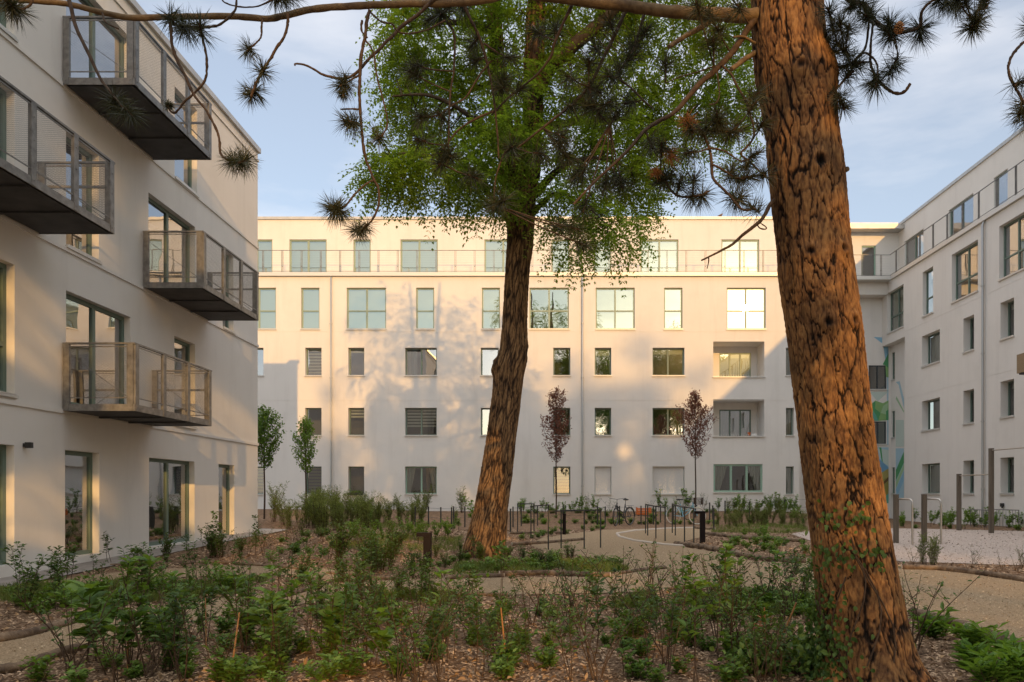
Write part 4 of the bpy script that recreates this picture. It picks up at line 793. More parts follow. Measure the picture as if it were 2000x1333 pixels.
pbranch('branch', [([(1598,-30),(1640,-12),(1668,4),(1690,12),(1703,36),(1722,52),(1745,63),(1768,62),(1796,52),(1800,25),(1815,6),(1840,-10)], 5.4, 5.0, 13, 4), ([(1697,44),(1692,88),(1680,108),(1668,122),(1664,134),(1650,154),(1633,176)], 5.3, 5.2, 5, 4),
    ([(1705,48),(1701,82),(1700,120),(1704,136),(1713,154),(1726,168),(1742,180),(1758,183),(1770,176),(1778,164)], 5.2, 5.1, 5, 6), ([(1750,85),(1753,108),(1748,125),(1740,137)], 5.1, 5.1, 3, 3), ([(1636,84),(1650,104),(1665,130)], 5.3, 5.2, 4, 3), ([(1664,125),(1678,108),(1692,104),(1706,115),(1714,130),(1714,150)], 5.2, 5.1, 5, 3), ([(1670,120),(1685,122),(1700,121)], 5.2, 5.2, 4, 4)],
    t4([(1618,18),(1625,48),(1634,82),(1640,38),(1660,14),(1682,8),(1658,50),(1735,40),(1752,54),(1746,72),(1728,58),(1800,58),(1796,76),(1852,8),(1868,16),(1830,2),(1640,132),(1664,142),(1682,122),(1710,170),(1700,164),(1746,130),(1736,146),(1640,195),(1648,212),(1620,100),(1700,20),(1612,70),(1650,95),(1690,30)], 5.15, 42))
pbranch('branch', [([(1880,-25),(1915,-8),(1921,10),(1908,24),(1902,45),(1895,60)], 5.0, 4.9, 6, 4), ([(1960,-30),(1930,-22),(1880,-25)], 5.0, 5.0, 6, 5)], t4([(1905,30),(1898,52),(1884,0),(1925,-6),(1868,-5),(1912,38)], 4.9, 42))
pbranch('branch', [([(2060,40),(2020,62),(2003,80),(1988,94),(1975,112),(1970,128),(1970,142),(1976,158),(1985,174),(1998,198),(2012,215)], 5.0, 4.9, 6, 5), ([(1982,168),(1992,162),(2006,158)], 4.9, 4.9, 4, 4)], t4([(2008,50),(2000,160),(1994,212),(1990,222),(2006,236)], 4.9, 40))
for x, y in ((1921,8),(1756,55)):
    cn = MB(); c = P(x, y, 5.0)
    for k in range(9):
        for j in range(7): a = j*.9+k*.45; rr_ = .03*math.sin(math.pi*(k+1)/11); q = c+Vector((rr_*math.cos(a), rr_*math.sin(a), .035-.008*k)); cn.ball(q, .008, .008, .005, 5, 3)
    cn.build('pine_cone', M['cane'], pine)
st = MB(); a_ = P(1640, 338, DP-.05); st.tube([a_, P(1656, 330, DP-.12)], [.022, .017], 8); st.build('branch_stub', M['branchbark'], pine)
# upper crown, above the frame
uc = MB(); cen = []; tip = []
for k in range(30):
    hh = 6.2+8.8*k/29; x0 = float(np.interp(hh, [6.5, 9, 12, 15.5], [1.65, 1.5, 1.35, 1.3])); a = k*2.4; ln = R.uniform(2.0, 3.6)*(1.12-(hh-6)/13); dr = Vector((math.cos(a), math.sin(a), .25))
    p = [Vector((x0, DP, hh))+dr*ln*t+Vector((0, 0, -.25*t*t)) for t in (0, .35, .7, 1)]; uc.tube(p, [.06, .04, .025, .01], 6)
    for q in range(20):
        t = R.uniform(.3, 1); s = Vector((x0, DP, hh))+dr*ln*t; e = s+Vector((R.gauss(0, .42), R.gauss(0, .42), R.gauss(.05, .25))); uc.tube([s, e], [.01, .006], 4); cen.append(tuple(e)); tip.append(tuple((e-s).normalized()))
uo = uc.build('upper_branches', M['branchbark'], pine)
rg = np.random.default_rng(3); v, f = tufts(np.array(cen), np.array(tip), np.full(len(cen), .20), rg, 46)
obj('needles', np_mesh('needles', v, f, M['needle']), uo)

# ---------------------------------------------------------------- trees that stand behind the viewpoint (they shade the court and show in the glass)
def LWp(px, py): d = ld(px); return (XL, d, EYE+(CY-py)/F*d)
GAPS = [(lx(945), DL-.4, .4, .42), (lx(950), DL-.4, 1.3, .36), (lx(962), DL-.4, 2.1, .25), (-7.2, 13.6, 3.3, .7), (-7.2, 15.2, 3.2, .7), (*LWp(440, 870), .9), (*LWp(475, 900), .9), (*LWp(430, 980), .8), (*LWp(480, 1000), .8), (*LWp(90, 700), .30), (*LWp(75, 990), .32), (*LWp(90, 1030), .28), (*LWp(165, 960), .25),
        (*LWp(230, 520), .38), (*LWp(260, 420), .4), (*LWp(480, 420), .8), (*LWp(470, 330), .9), (*LWp(60, 590), .26), (*LWp(470, 690), .35), (-9.4, 24.5, .3, .8), (-6.4, 15.6, .15, .4), (-3.2, 16, .15, .5), (1.0, 11.6, .1, .5), (.2, 13.2, .1, .35), (-5.0, 18, .2, .5), (-4.2, 12, .2, .45), (-2.6, 9.5, .3, .35), (.6, 8.2, .3, .3), (-7.0, 19, .2, .6), (-1.0, 20, .2, .4), (3.5, D0, 3.4, .22), (-6.5, D0, 3.6, .3), (-2.5, D0, 5.6, .35), (-8.2, D0, 1.6, .45),
        (2.05, 5, hp(215), .16), (2.0, 5, hp(250), .14), (2.1, 5, hp(430), .15), (2.05, 5, hp(540), .16), (2.2, 5, hp(700), .17), (2.15, 5, hp(620), .15), (2.1, 5, hp(880), .12), (2.4, 5, hp(1245), .07), (1.9, 5, hp(110), .15), (1.5, 5.2, hp(30), .2), (1.2, 5.2, hp(25), .15)]
def big_tree(x, y, h, rc, zc, dens, seed, lab):
    t = thing('deciduous_tree', lab, 'tree'); rg = np.random.default_rng(seed); g0 = float(ground(x, y))
    mb = MB(); mb.tube([(x, y, g0-.1), (x+.1, y, h*.25), (x-.1, y+.1, h*.55), (x, y, h*.9)], [.32, .26, .18, .04], 12)
    cl = []
    for k in range(int(dens)):
        d = rdir(1, rg)[0]*rg.uniform(.35, 1); c = np.array([x, y, zc])+d*np.array([rc, rc, (h-zc)]); cl.append(c)
        mb.tube([(x, y, float(np.clip(c[2]-1.5, g0+h*.25, h*.8))), tuple((c+np.array([x, y, c[2]]))/2), tuple(c)], [.035, .022, .008], 5, cap=False)
    mb.build('trunk', M['branchbark'], t); n = 520; C = np.repeat(np.array(cl), n, 0)+rg.normal(size=(len(cl)*n, 3))*np.array([.62, .62, .45])
    for tx, ty, tz, tr_ in GAPS:      # gaps in the crowns, where the photo shows sun coming through
        q = C-np.array([tx, ty, tz]); sv = np.array(tuple(sdir)); C = C[np.linalg.norm(q-(q@sv)[:, None]*sv, axis=1) > tr_*(1.35 if ty == 5 else 1.6)*rg.uniform(.75, 1.2, len(C))]
    v, f = leaves(C, rdir(len(C), rg), rdir(len(C), rg), rg.uniform(.10, .17, len(C)), rg.uniform(.07, .11, len(C))); obj('crown', np_mesh('crown', v, f, M['leaf_mid']), t)
BT = [(-.9, -14, 19.5, 3.4, 12.5, 80), (3.2, -18, 20, 3.2, 13, 44), (7, -19, 21, 4.0, 14, 75), (12.2, -16, 20.8, 3.8, 13.8, 80), (7.4, -10, 11.5, 2.6, 7.4, 50), (4.0, -26, 16, 4.2, 9.5, 50), (12.5, -25, 15, 3.4, 8.5, 56), (15.4, -19.5, 21.5, 3.6, 15.2, 80), (20.5, -25, 24, 4.6, 15.5, 100), (-2.5, -8, 8.5, 2.2, 5.6, 30)]
for k, (x, y, h, rc, zc, dn) in enumerate(BT): big_tree(x, y, h, rc, zc, dn, 50+k, 'leafy tree behind the viewpoint, %s of the row from the left building' % ['first', 'second', 'third', 'fourth', 'fifth', 'sixth', 'seventh', 'eighth', 'ninth', 'tenth'][k])

# ---------------------------------------------------------------- young street trees in the court
def young(name, lab, px, pyb, pyc, pyt, wpx, d, lm, n, shape, seed, group=None, ll=.075):
    rg = np.random.default_rng(seed); rr_ = random.Random(seed); x = (px-CX)/F*d; g0 = float(ground(x, d)); z0 = H(pyc, d); z1 = H(pyt, d); hw = wpx/2/F*d
    t = thing(name, lab, 'tree', group=group); mb = MB(); mb.tube([(x, d, g0-.05), (x+.02, d, (g0+z0)/2), (x, d, z0), (x, d, z1-.1)], [.035, .03, .026, .006], 8)
    mb.build('trunk', M['twig'], t); mb = MB(); C = []
    for k in range(n):
        s = (k+.5)/n; zz = z0+(z1-z0)*s*.9; r = hw*float(np.interp(s, *shape))*rr_.uniform(.75, 1.15); a = k*2.4+rr_.uniform(-.4, .4); up = rr_.uniform(.7, 1.1)*r*1.1+.08
        e = Vector((x+r*math.cos(a), d+r*math.sin(a), zz+up)); b = Vector((x, d, zz-.06)); mb.tube([b, (b+e)/2+Vector((r*.2*math.cos(a), r*.2*math.sin(a), -.04)), e], [.010, .007, .003], 4, cap=False)
        m_ = int(30+58*r); ts = rg.uniform(.25, 1.02, m_); C.append(np.array(b)+(np.array(e)-np.array(b))*ts[:, None]+rg.normal(size=(m_, 3))*.055)
    mb.build('branches', M['twig'], t); C = np.concatenate(C); v, f = oval(C, rdir(len(C), rg), rdir(len(C), rg), rg.uniform(ll*.7, ll*1.3, len(C)), rg.uniform(ll*.5, ll*.8, len(C))); obj('crown', np_mesh('crown', v, f, M[lm]), t)
    return t
young('young_tree', 'young purple leaved tree with two tiered crown beside the second downpipe', 1086, 992, 905, 755, 64, 31.9, 'leaf_purple', 46, ([0, .15, .4, .55, .62, .8, 1], [.45, .95, 1, .55, .5, .62, .3]), 1, 'purple leaved young trees')
young('young_tree', 'young purple leaved tree with pointed crown behind the pale blue bicycle', 1358, 985, 897, 757, 76, 31.2, 'leaf_purple', 52, ([0, .2, .45, .6, .8, 1], [.35, .9, 1, .7, .3, .1]), 2, 'purple leaved young trees')
young('young_tree', 'slim green columnar young tree standing among the shrubs left of the locust', 597, 1010, 925, 815, 46, 28.5, 'leaf_mid', 44, ([0, .15, .45, .8, 1], [.5, .95, 1, .55, .3]), 3)
young('young_tree', 'dark green young tree half hidden by the corner of the left building', 516, 1010, 918, 800, 70, 27.0, 'leaf_mid', 50, ([0, .2, .5, .8, 1], [.5, .9, 1, .6, .3]), 4, ll=.085)

# ---------------------------------------------------------------- bicycles
def bicycle(name, lab, loc, rz, fc_, tyre, steer=0., basket=False, rack=True, seed=0):
    t = thing(name, lab, 'bicycle', loc, rz); R_ = .34; fx, rx = .53, -.53; X, Zv = Vector((1, 0, 0)), Vector((0, 0, 1))
    def wheel(cx_, par, mt):
        m_ = MB(); m_.torus((cx_, 0, R_), X, Zv, R_-.035, .009, 30, 6); m_.tube([(cx_, -.04, R_), (cx_, .04, R_)], .018, 8)
        for k in range(16): a = 2*math.pi*k/16; m_.tube([(cx_, .018*(-1)**k, R_), (cx_+(R_-.035)*math.cos(a), 0, R_+(R_-.035)*math.sin(a))], .0016, 3, cap=False)
        w_ = m_.build('wheel', M['galv'], par); m_ = MB(); m_.torus((cx_, 0, R_), X, Zv, R_-.018, .019, 34, 7); m_.build('tyre', mt, w_)
        return w_
    wheel(rx, t, tyre)
    hd = Vector((.34, 0, .86)); bb = Vector((-.08, 0, .30)); st = Vector((-.22, 0, .80)); hb = Vector((.37, 0, .70))
    m_ = MB(); m_.tube([hb, (.14, 0, .45), bb], .020, 8); m_.tube([(.355, 0, .77), (.12, 0, .56), (-.13, 0, .46)], .016, 8); m_.tube([bb, st], .018, 8); m_.tube([hb, hd], .022, 8)
    for s in (-1, 1): m_.tube([bb+Vector((0, s*.03, 0)), (rx, s*.06, R_)], .010, 6); m_.tube([st+Vector((0, 0, -.06)), (rx, s*.06, R_)], .009, 6)
    m_.build('frame', fc_, t)
    m_ = MB(); m_.tube([st, st+Vector((-.03, 0, .14))], .014, 6); m_.build('seat_post', M['galv'], t)
    m_ = MB(); m_.ball(st+Vector((-.07, 0, .17)), .12, .085, .035, 12, 6); m_.ball(st+Vector((.05, 0, .17)), .10, .03, .025, 10, 6); m_.build('saddle', M['black'], t)
    m_ = MB(); m_.torus(bb, X, Zv, .085, .006, 20, 4)
    for s in (-1, 1): e = bb+Vector((.12*s, .07*s, -.11*s)); m_.tube([bb+Vector((0, .05*s, 0)), e], .009, 5); m_.box(e-Vector((.045, .0 if s > 0 else .08, .012)), e+Vector((.045, .08 if s > 0 else 0, .012)))
    m_.build('crank', M['black'], t)
    m_ = MB()
    for k in range(10): a = math.radians(20+16*k); b = math.radians(36+16*k); rr_ = R_+.02; m_.add([(rx+rr_*math.cos(a), -.025, R_+rr_*math.sin(a)), (rx+rr_*math.cos(a), .025, R_+rr_*math.sin(a)), (rx+rr_*math.cos(b), .025, R_+rr_*math.sin(b)), (rx+rr_*math.cos(b), -.025, R_+rr_*math.sin(b))], [(0, 1, 2, 3)])
    m_.build('mudguard', fc_, t)
    if rack:
        m_ = MB()
        for s in (-1, 1): m_.tube([(rx-.2, s*.06, .74), (rx+.26, s*.06, .74)], .006, 5); m_.tube([(rx, s*.06, R_), (rx-.05, s*.06, .74)], .005, 5)
        for k in range(5): m_.tube([(rx-.2+.1*k, -.06, .74), (rx-.2+.1*k, .06, .74)], .005, 5)
        m_.build('rack', M['black'], t)
    # steering assembly turned about the head tube (vertical approximation)
    pv = Vector((hb.x, 0, 0)); Rm = Matrix.Translation(pv) @ Matrix.Rotation(steer, 4, 'Z') @ Matrix.Translation(-pv); fr = []
    m_ = MB()
    for s in (-1, 1): m_.tube([hb+Vector((0, s*.05, 0)), (.45, s*.05, .5), (fx, s*.05, R_)], .011, 6)
    m_.tube([hb+Vector((0, -.05, 0)), hb+Vector((0, .05, 0))], .014, 6); fr.append(m_.build('fork', fc_, t)); fr.append(wheel(fx, t, tyre))
    m_ = MB(); m_.tube([hd, hd+Vector((-.02, 0, .12))], .013, 6); q = hd+Vector((-.02, 0, .12)); m_.tube([q+Vector((-.18, -.29, .03)), q+Vector((-.04, -.24, .04)), q+Vector((.03, -.1, .02)), q, q+Vector((.03, .1, .02)), q+Vector((-.04, .24, .04)), q+Vector((-.18, .29, .03))], .011, 6)
    hbar = m_.build('handlebar', M['galv'], t); fr.append(hbar); m_ = MB()
    for s in (-1, 1): m_.tube([q+Vector((-.18, s*.29, .03)), q+Vector((-.09, s*.265, .037))], .017, 6)
    m_.build('grip', M['black'], hbar)
    m_ = MB(); m_.tube([(.45, 0, .72), (.52, 0, .74)], .03, 8); fr.append(m_.build('lamp', M['black'], t))
    if basket:
        m_ = MB(); x0, x1, y0, y1, z0, z1 = .42, .70, -.17, .17, .80, 1.04
        for zz in (z0, z0+.08, z0+.16, z1):
            e = .03*(zz-z0)/.24; m_.tube([(x0, y0-e, zz), (x1+e, y0-e, zz), (x1+e, y1+e, zz), (x0, y1+e, zz), (x0, y0-e, zz)], .007, 4)
        for k in range(8):
            yy = y0+(y1-y0)*k/7; m_.tube([(x1, yy, z0), (x1+.03, yy*1.1, z1)], .005, 4); m_.tube([(x0, yy, z0), (x0, yy, z1)], .005, 4); xx = x0+(x1-x0)*k/7; m_.tube([(xx, y0, z0), (xx, y0-.03, z1)], .005, 4); m_.tube([(xx, y1, z0), (xx, y1+.03, z1)], .005, 4); m_.tube([(xx, y0, z0), (xx, y1, z0)], .005, 4)
        fr.append(m_.build('basket', M['twig'], t))
    for o in fr: o.matrix_local = Rm @ o.matrix_local
    return t
BLUE = mat('light_blue_paint', (.26, .52, .66), .35, .1, .5); TW = mat('cream_tyre', (.72, .66, .55), .7); TB = mat('black_tyre', (.02, .02, .022), .7)
g1 = G(1215, 1027); bicycle('bicycle', 'black city bicycle with rear rack leaning among the posts', g1, math.radians(180+52), M['black'], TB, .3)
g2 = G(1338, 1024.5); bicycle('bicycle', 'pale blue bicycle with cream tyres and front basket beside the purple tree', g2, math.radians(-42), BLUE, TW, .75, basket=True, rack=False)

# ---------------------------------------------------------------- hoops, posts, lights, bars
def ordi(n): return ['first', 'second', 'third', 'fourth', 'fifth', 'sixth', 'seventh', 'eighth', 'ninth', 'tenth', 'eleventh', 'twelfth', 'thirteenth', 'fourteenth', 'fifteenth', 'sixteenth', 'seventeenth', 'eighteenth', 'nineteenth', 'twentieth'][n] if n < 20 else '%dth' % (n+1)
def recentre(t, loc):
    loc = Vector(loc); t.location = loc
    for c in t.children: c.location = c.location-loc
HO = [((1071,1075),(1141,1073),'plain dark bike hoop facing the camera nearest the locust trunk'), ((1096,1072),(1173,1071),'dark bike hoop facing the camera with its right leg nearest the gravel'),
      ((1037,1052),(1071,1046),'slim dark bike hoop close to the right side of the locust trunk'), ((1011,1041),(1043,1041),'short dark bike hoop behind the locust trunk'),
      ((1261,1043),(1281,1053),'dark bike hoop seen edge on, just right of the black bicycle'), ((1265,1047),(1299,1058),'dark bike hoop with tall front leg between the two bicycles'),
      ((1313,1042),(1337,1059),'dark bike hoop in front of the blue bicycle'), ((1319,1047),(1355,1063),'dark bike hoop whose thick front leg overlaps the cream tyre')]
for a, b, lab in HO:
    A, B = G(*a), G(*b); t = thing('bike_hoop', lab, 'bike rack', group='steel bike hoops on the gravel'); h = .86
    for q in (A, B): m_ = MB(); m_.box(q+Vector((-.015, -.016, -.05)), q+Vector((.015, .016, h))); m_.build('leg', M['post'], t)
    m_ = MB(); u = (B-A).normalized(); s = Vector((-u.y, u.x, 0))*.016; m_.obox(A+Vector((0, 0, h+.001))-s-u*.02, (B-A)+u*.04, s*2, Vector((0, 0, .03))); m_.build('top_bar', M['post'], t); recentre(t, (A+B)/2)
FP = [(811,1030),(837,1030),(861,1033),(882,1034),(886,1028),(908,1030),(997,1041),(1002,1030),(1018,1028),(1050,1027),(1100,1024),(1167,1027),(1182,1029),(1210,1026),(1252,1025),(1276,1025),(1290,1022),(1315,1024),(1386,1020),(1392,1021),(1394,1037),(1416,1018),(1464,1019),(1533,1006),(1600,1012)]
FP3 = []
for k, (x, y) in enumerate(FP):
    q = G(x, y); t = thing('fence_post', 'slim dark steel bed post, %s from the left in the line along the rear beds' % ordi(k), 'post', q, 0, 'dark posts edging the rear beds'); FP3.append(q)
    m_ = MB(); m_.box((-.022, -.022, -.05), (.022, .022, .72)); m_.build('shaft', M['post'], t); m_ = MB(); m_.box((-.026, -.026, .7205), (.026, .026, .73)); m_.build('cap', M['black'], t)
wires = thing('wire_fence', 'thin wires strung between the dark posts of the rear beds', 'fence')
for a, b in zip(range(len(FP3)-1), range(1, len(FP3))):
    A, B = FP3[a], FP3[b]
    if .3 < (A-B).length < 4.5:
        m_ = MB()
        for hh in (.68, .35): m_.tube([A+Vector((0, 0, hh)), B+Vector((0, 0, hh))], .004, 4)
        m_.build('wire', M['post'], wires)
def bollard(px, py, h, wd, lab, cap=.12):
    q = G(px, py); t = thing('bollard_light', lab, 'bollard light', q, 0, 'brown bollard lights'); m_ = MB(); m_.box((-wd/2, -wd/2, -.05), (wd/2, wd/2, h-.071)); m_.build('post', M['bollard'], t)
    m_ = MB(); m_.box((-wd/2-cap, -wd/2-.005, h-.07), (wd/2+.004, wd/2+.005, h)); o = m_.build('lamp_head', M['bollard'], t); m_ = MB(); m_.box((-wd/2-cap+.02, -wd/2+.015, h-.0735), (-wd/2-.01, wd/2-.015, h-.0705)); m_.build('lens', M['shutter'], o)
bollard(835, 1109, .62, .13, 'brown bollard light with overhanging head in the left middle bed'); bollard(1372, 1061, .80, .12, 'dark bollard light in front of the blue bicycle', .16); bollard(1102, 1045, .62, .10, 'dark bollard light among the hoops right of the locust trunk', .0)
# exercise bars
gr_ = 'exercise bars on the pale gravel'
def ubar(px, py, pe, lab):
    q = G(px, py); t = thing('parallel_bar', lab, 'exercise bar', group=gr_); m_ = MB(); m_.box(q+Vector((-.05, -.05, -.05)), q+Vector((.05, .05, 1.22))); m_.build('post', M['weathered'], t)
    e = G(*pe); zt_ = q.z+1.10; m_ = MB(); a_ = q+Vector((.051, 0, zt_-q.z)); L_ = Vector((e.x, e.y, zt_)); v = (L_-a_).normalized(); pts = [a_, L_-v*.14, L_-v*.06-Vector((0, 0, .01)), L_-v*.01-Vector((0, 0, .06)), L_-Vector((0, 0, .16)), Vector((e.x, e.y, e.z-.05))]; m_.tube(pts, .025, 10); m_.build('bent_bar', M['stainless'], t); recentre(t, q)
ubar(1750, 1062, (1782, 1066), 'bent steel parallel bar nearest the pine trunk'); ubar(1805, 1061, (1838, 1064), 'bent steel parallel bar left of the pull up frame')
t = thing('pull_up_frame', 'tall stepped steel pull up frame at the right edge', 'exercise bar', group=gr_); q3, q4 = G(1873, 1037), G(1936, 1042.5); q5 = q4+(q4-q3).normalized()*1.7+Vector((.3, -.9, 0)); tops = [EYE+(CY-926)/F*q3.y, EYE+(CY-876)/F*q4.y]
for q, zt_ in ((q3, tops[0]), (q4, tops[1]), (q5, tops[1])): m_ = MB(); m_.box(q+Vector((-.055, -.055, -.05)), Vector((q.x+.055, q.y+.055, zt_))); m_.build('post', M['weathered'], t)
for a, b, zt_ in ((q3, q4, tops[0]-.06), (q4, q5, tops[1]-.06)): m_ = MB(); u = (b-a); u.z = 0; u.normalize(); m_.tube([Vector((a.x, a.y, zt_))+u*.056, Vector((b.x, b.y, zt_))-u*.056], .020, 10); m_.build('bar', M['stainless'], t)
recentre(t, q3)
for (x0, x1, yt, yb), lab in zip([(1896,1931,1001,1024),(1941,1990,1003,1022)], ['low grey steel railing at the foot of the right building, left of the tall post', 'low grey steel railing at the foot of the right building, right of the tall post']):
    t = thing('low_railing', lab, 'railing', group='low railings by the right building'); a, b = P(x0, yb, 27.0), P(x1, yb, 25.6); a.z = float(ground(a.x, a.y)); b.z = float(ground(b.x, b.y)); zt_ = .62; m_ = MB(); m_.tube([a+Vector((0, 0, zt_)), b+Vector((0, 0, zt_))], .016, 6); m_.build('rail', M['galv'], t); m_ = MB()
    for k in range(9): q = a+(b-a)*k/8; m_.tube([q, q+Vector((0, 0, zt_-.01))], .007 if k % 8 else .016, 5)
    m_.build('bars', M['galv'], t); recentre(t, a)
# orange cloth sheet
q = P(1257, 989, 31.9); q.z = float(ground(q.x, q.y)); t = thing('crate', 'orange slatted plastic crate standing behind the posts between the bicycles', 'crate', q); m_ = MB(); OR = mat('orange_plastic', (.62, .15, .03), .55)
for k in range(3): m_.box((-.30, -.19, .02+.095*k), (.30, -.175, .09+.095*k)); m_.box((-.30, .175, .02+.095*k), (.30, .19, .09+.095*k)); m_.box((-.31, -.174, .02+.095*k), (-.295, .174, .09+.095*k)); m_.box((.295, -.174, .02+.095*k), (.31, .174, .09+.095*k))
m_.box((-.29, -.17, 0), (.29, .17, .015)); m_.build('slats', OR, t); m_ = MB()
for sx in (-.31, .27):
    for sy in (-.205, .176): m_.box((sx, sy, 0), (sx+.04, sy+.03, .31))
m_.build('corner_posts', OR, t)
# bird on the parapet
q = P(1409, 423.8, D5); t = thing('bird', 'small brown pigeon perched on the roof edge of the back building', 'bird', (q.x, D5+.1, zt+.13))
rg = MB(); prof = [(-.17, .10, .006, .012), (-.10, .115, .02, .03), (-.04, .125, .048, .05), (.02, .135, .062, .062), (.07, .165, .055, .055), (.095, .205, .032, .036), (.105, .235, .028, .03), (.115, .262, .026, .024), (.12, .28, .010, .008)]
vs = []; n = 10
for x, z_, ry_, rz_ in prof:
    for j in range(n): a = 2*math.pi*j/n; vs.append((x+rz_*math.sin(a)*.25, ry_*math.cos(a), z_+rz_*math.sin(a)))
rg.add(vs, [(i*n+j, (i+1)*n+j, (i+1)*n+(j+1) % n, i*n+(j+1) % n) for i in range(len(prof)-1) for j in range(n)]+[tuple(range(n)), tuple(reversed(range((len(prof)-1)*n, len(prof)*n)))], 0, True)
rg.tube([(.14, 0, .252), (.175, 0, .246)], [.008, .001], 5)
for s in (-.02, .02): rg.tube([(.01, s, .09), (.012, s, .0)], .005, 4)
rg.build('body', mat('brown_plumage', (.22, .13, .08), .8, noise=(30, (.10, .06, .045), .4, .6, (1, 1, 1))), t)

# ---------------------------------------------------------------- logs edging the beds
LG = [([(-40,1262),(30,1250),(80,1238),(150,1217)],.06,'thick dark log edging the upper side of the path at the left edge'), ([(-40,1322),(30,1312),(90,1292),(152,1272)],.055,'dark log edging the lower side of the path at the left edge'),
      ([(215,1106),(330,1104),(420,1101),(520,1108),(612,1116)],.035,'long thin log along the bed by the left building'), ([(465,1186),(540,1172),(612,1152)],.05,'log half hidden by shrubs left of the brown bollard light'), ([(640,1122),(720,1130),(790,1134)],.04,'thin log behind the dense dark shrubs left of centre'),
      ([(868,1134),(920,1130),(985,1129)],.055,'pale barked log at the left of the sunlit log row below the locust'), ([(975,1126),(1060,1124),(1120,1126),(1192,1128)],.065,'thick sunlit log in front of the locust trunk'), ([(1205,1124),(1260,1116),(1300,1112)],.05,'short sunlit log at the end of the row right of centre'),
      ([(868,1166),(930,1164),(992,1165)],.035,'thin log on the near side of the path below the locust'), ([(1320,1066),(1380,1074),(1440,1086)],.085,'thick brown log ending in the open gravel right of the bicycles'), ([(1430,1086),(1500,1097),(1575,1101)],.08,'grey log continuing behind the pine trunk'),
      ([(1358,1033),(1375,1035),(1396,1036)],.07,'short log stub beside the curved edging line'), ([(1380,1045),(1440,1052),(1510,1056),(1570,1060)],.075,'long mossy log in the bed behind the gravel'), ([(1000,1066),(1060,1063),(1140,1056)],.06,'long pinkish log on the gravel behind the bike hoops'), ([(995,1044),(1060,1042),(1100,1043)],.05,'thin log behind the hoops right of the locust trunk'),
      ([(1760,1113),(1830,1115),(1910,1124),(2030,1142)],.07,'long smooth log right of the pine trunk'), ([(1782,1202),(1840,1218),(1890,1233)],.07,'log among the bright green leaves right of the pine'), ([(1900,1240),(1960,1258),(2040,1288)],.07,'log running off the lower right corner'), ([(1296,1153),(1380,1150),(1450,1154),(1510,1158)],.03,'thin pale log on the near side of the path left of the pine')]
for k, (pts, r, lab) in enumerate(LG):
    r *= .78; p3 = [G(*p)+Vector((0, 0, r*.7)) for p in pts]; t = thing('log', lab, 'log', group='logs edging the beds')
    o, rs = limb(None, p3, [r]*len(p3), None, None, rough=.10, seed=k, sub=6); m_ = MB(); m_.tube(o, rs, 12, cap=False); m_.build('bark', M['log'], t)
    m_ = MB(); 
    for a, b in ((o[0], o[1]), (o[-1], o[-2])): m_.tube([a+(b-a)*.02, a-(b-a).normalized()*.004], r*.97, 12)
    m_.build('cut_end', M['edging'] if k not in (0, 1, 12) else M['twig'], t); recentre(t, p3[0])
mw = pathA[:0]

# ---------------------------------------------------------------- plants: one prototype per look, copied
def stems_leaves(rg, rr_, h, ns, lean, per, ll, lw, shape, frac=.35, fn=leaves, droop=0., cl=.03, r0=.006):
    mb = MB(); C = []; D = []; 
    for s in range(ns):
        a = rr_.uniform(0, 6.28); ln = rr_.uniform(.6, 1.0)*h; le = rr_.uniform(.2, 1)*lean; b = Vector((rr_.uniform(-.04, .04), rr_.uniform(-.04, .04), -.03)); kx, ky = rr_.uniform(-.05, .05), rr_.uniform(-.05, .05)
        pts = [b+Vector((math.cos(a)*le*ln*t**1.3+kx*math.sin(t*5)*ln, math.sin(a)*le*ln*t**1.3+ky*math.sin(t*4)*ln, ln*t)) for t in (0, .2, .4, .6, .8, 1)]; mb.tube(pts, [r0*(1-.13*i) for i in range(6)], 5, cap=False)
        arr = np.array([tuple(p) for p in pts]); n = int(per*rr_.uniform(.7, 1.3)); t = frac+(1-frac)*rg.uniform(0, 1, n)**shape; ii = t*5; i0 = np.minimum(ii.astype(int), 4); f_ = (ii-i0)[:, None]; c = arr[i0]*(1-f_)+arr[i0+1]*f_
        aa = rg.uniform(0, 6.28, n); d = np.stack([np.cos(aa), np.sin(aa), rg.uniform(.05, .9, n)-droop], -1); C.append(c+d*rg.uniform(.0, cl, (n, 1))); D.append(d)
        for q in range(3):      # side shoots
            tt = rr_.uniform(.45, .9); p0 = Vector(arr[int(tt*5)]); a2 = rr_.uniform(0, 6.28); e = p0+Vector((math.cos(a2), math.sin(a2), .9))*rr_.uniform(.08, .2)*h; mb.tube([p0, e], [r0*.5, r0*.3], 4, cap=False)
            n2 = max(3, int(per*.22)); tq = rg.uniform(.3, 1, (n2, 1)); aa = rg.uniform(0, 6.28, n2); d = np.stack([np.cos(aa), np.sin(aa), rg.uniform(.0, .9, n2)-droop], -1); C.append(np.array(p0)+(np.array(e)-np.array(p0))*tq); D.append(d)
    C = np.concatenate(C); D = np.concatenate(D); N = unit(np.array([0, 0, 1.])+rdir(len(C), rg)*.5); v, f = fn(C, D, N, rg.uniform(.65, 1.2, len(C))*ll, rg.uniform(.8, 1.15, len(C))*lw); return mb, (v, f)
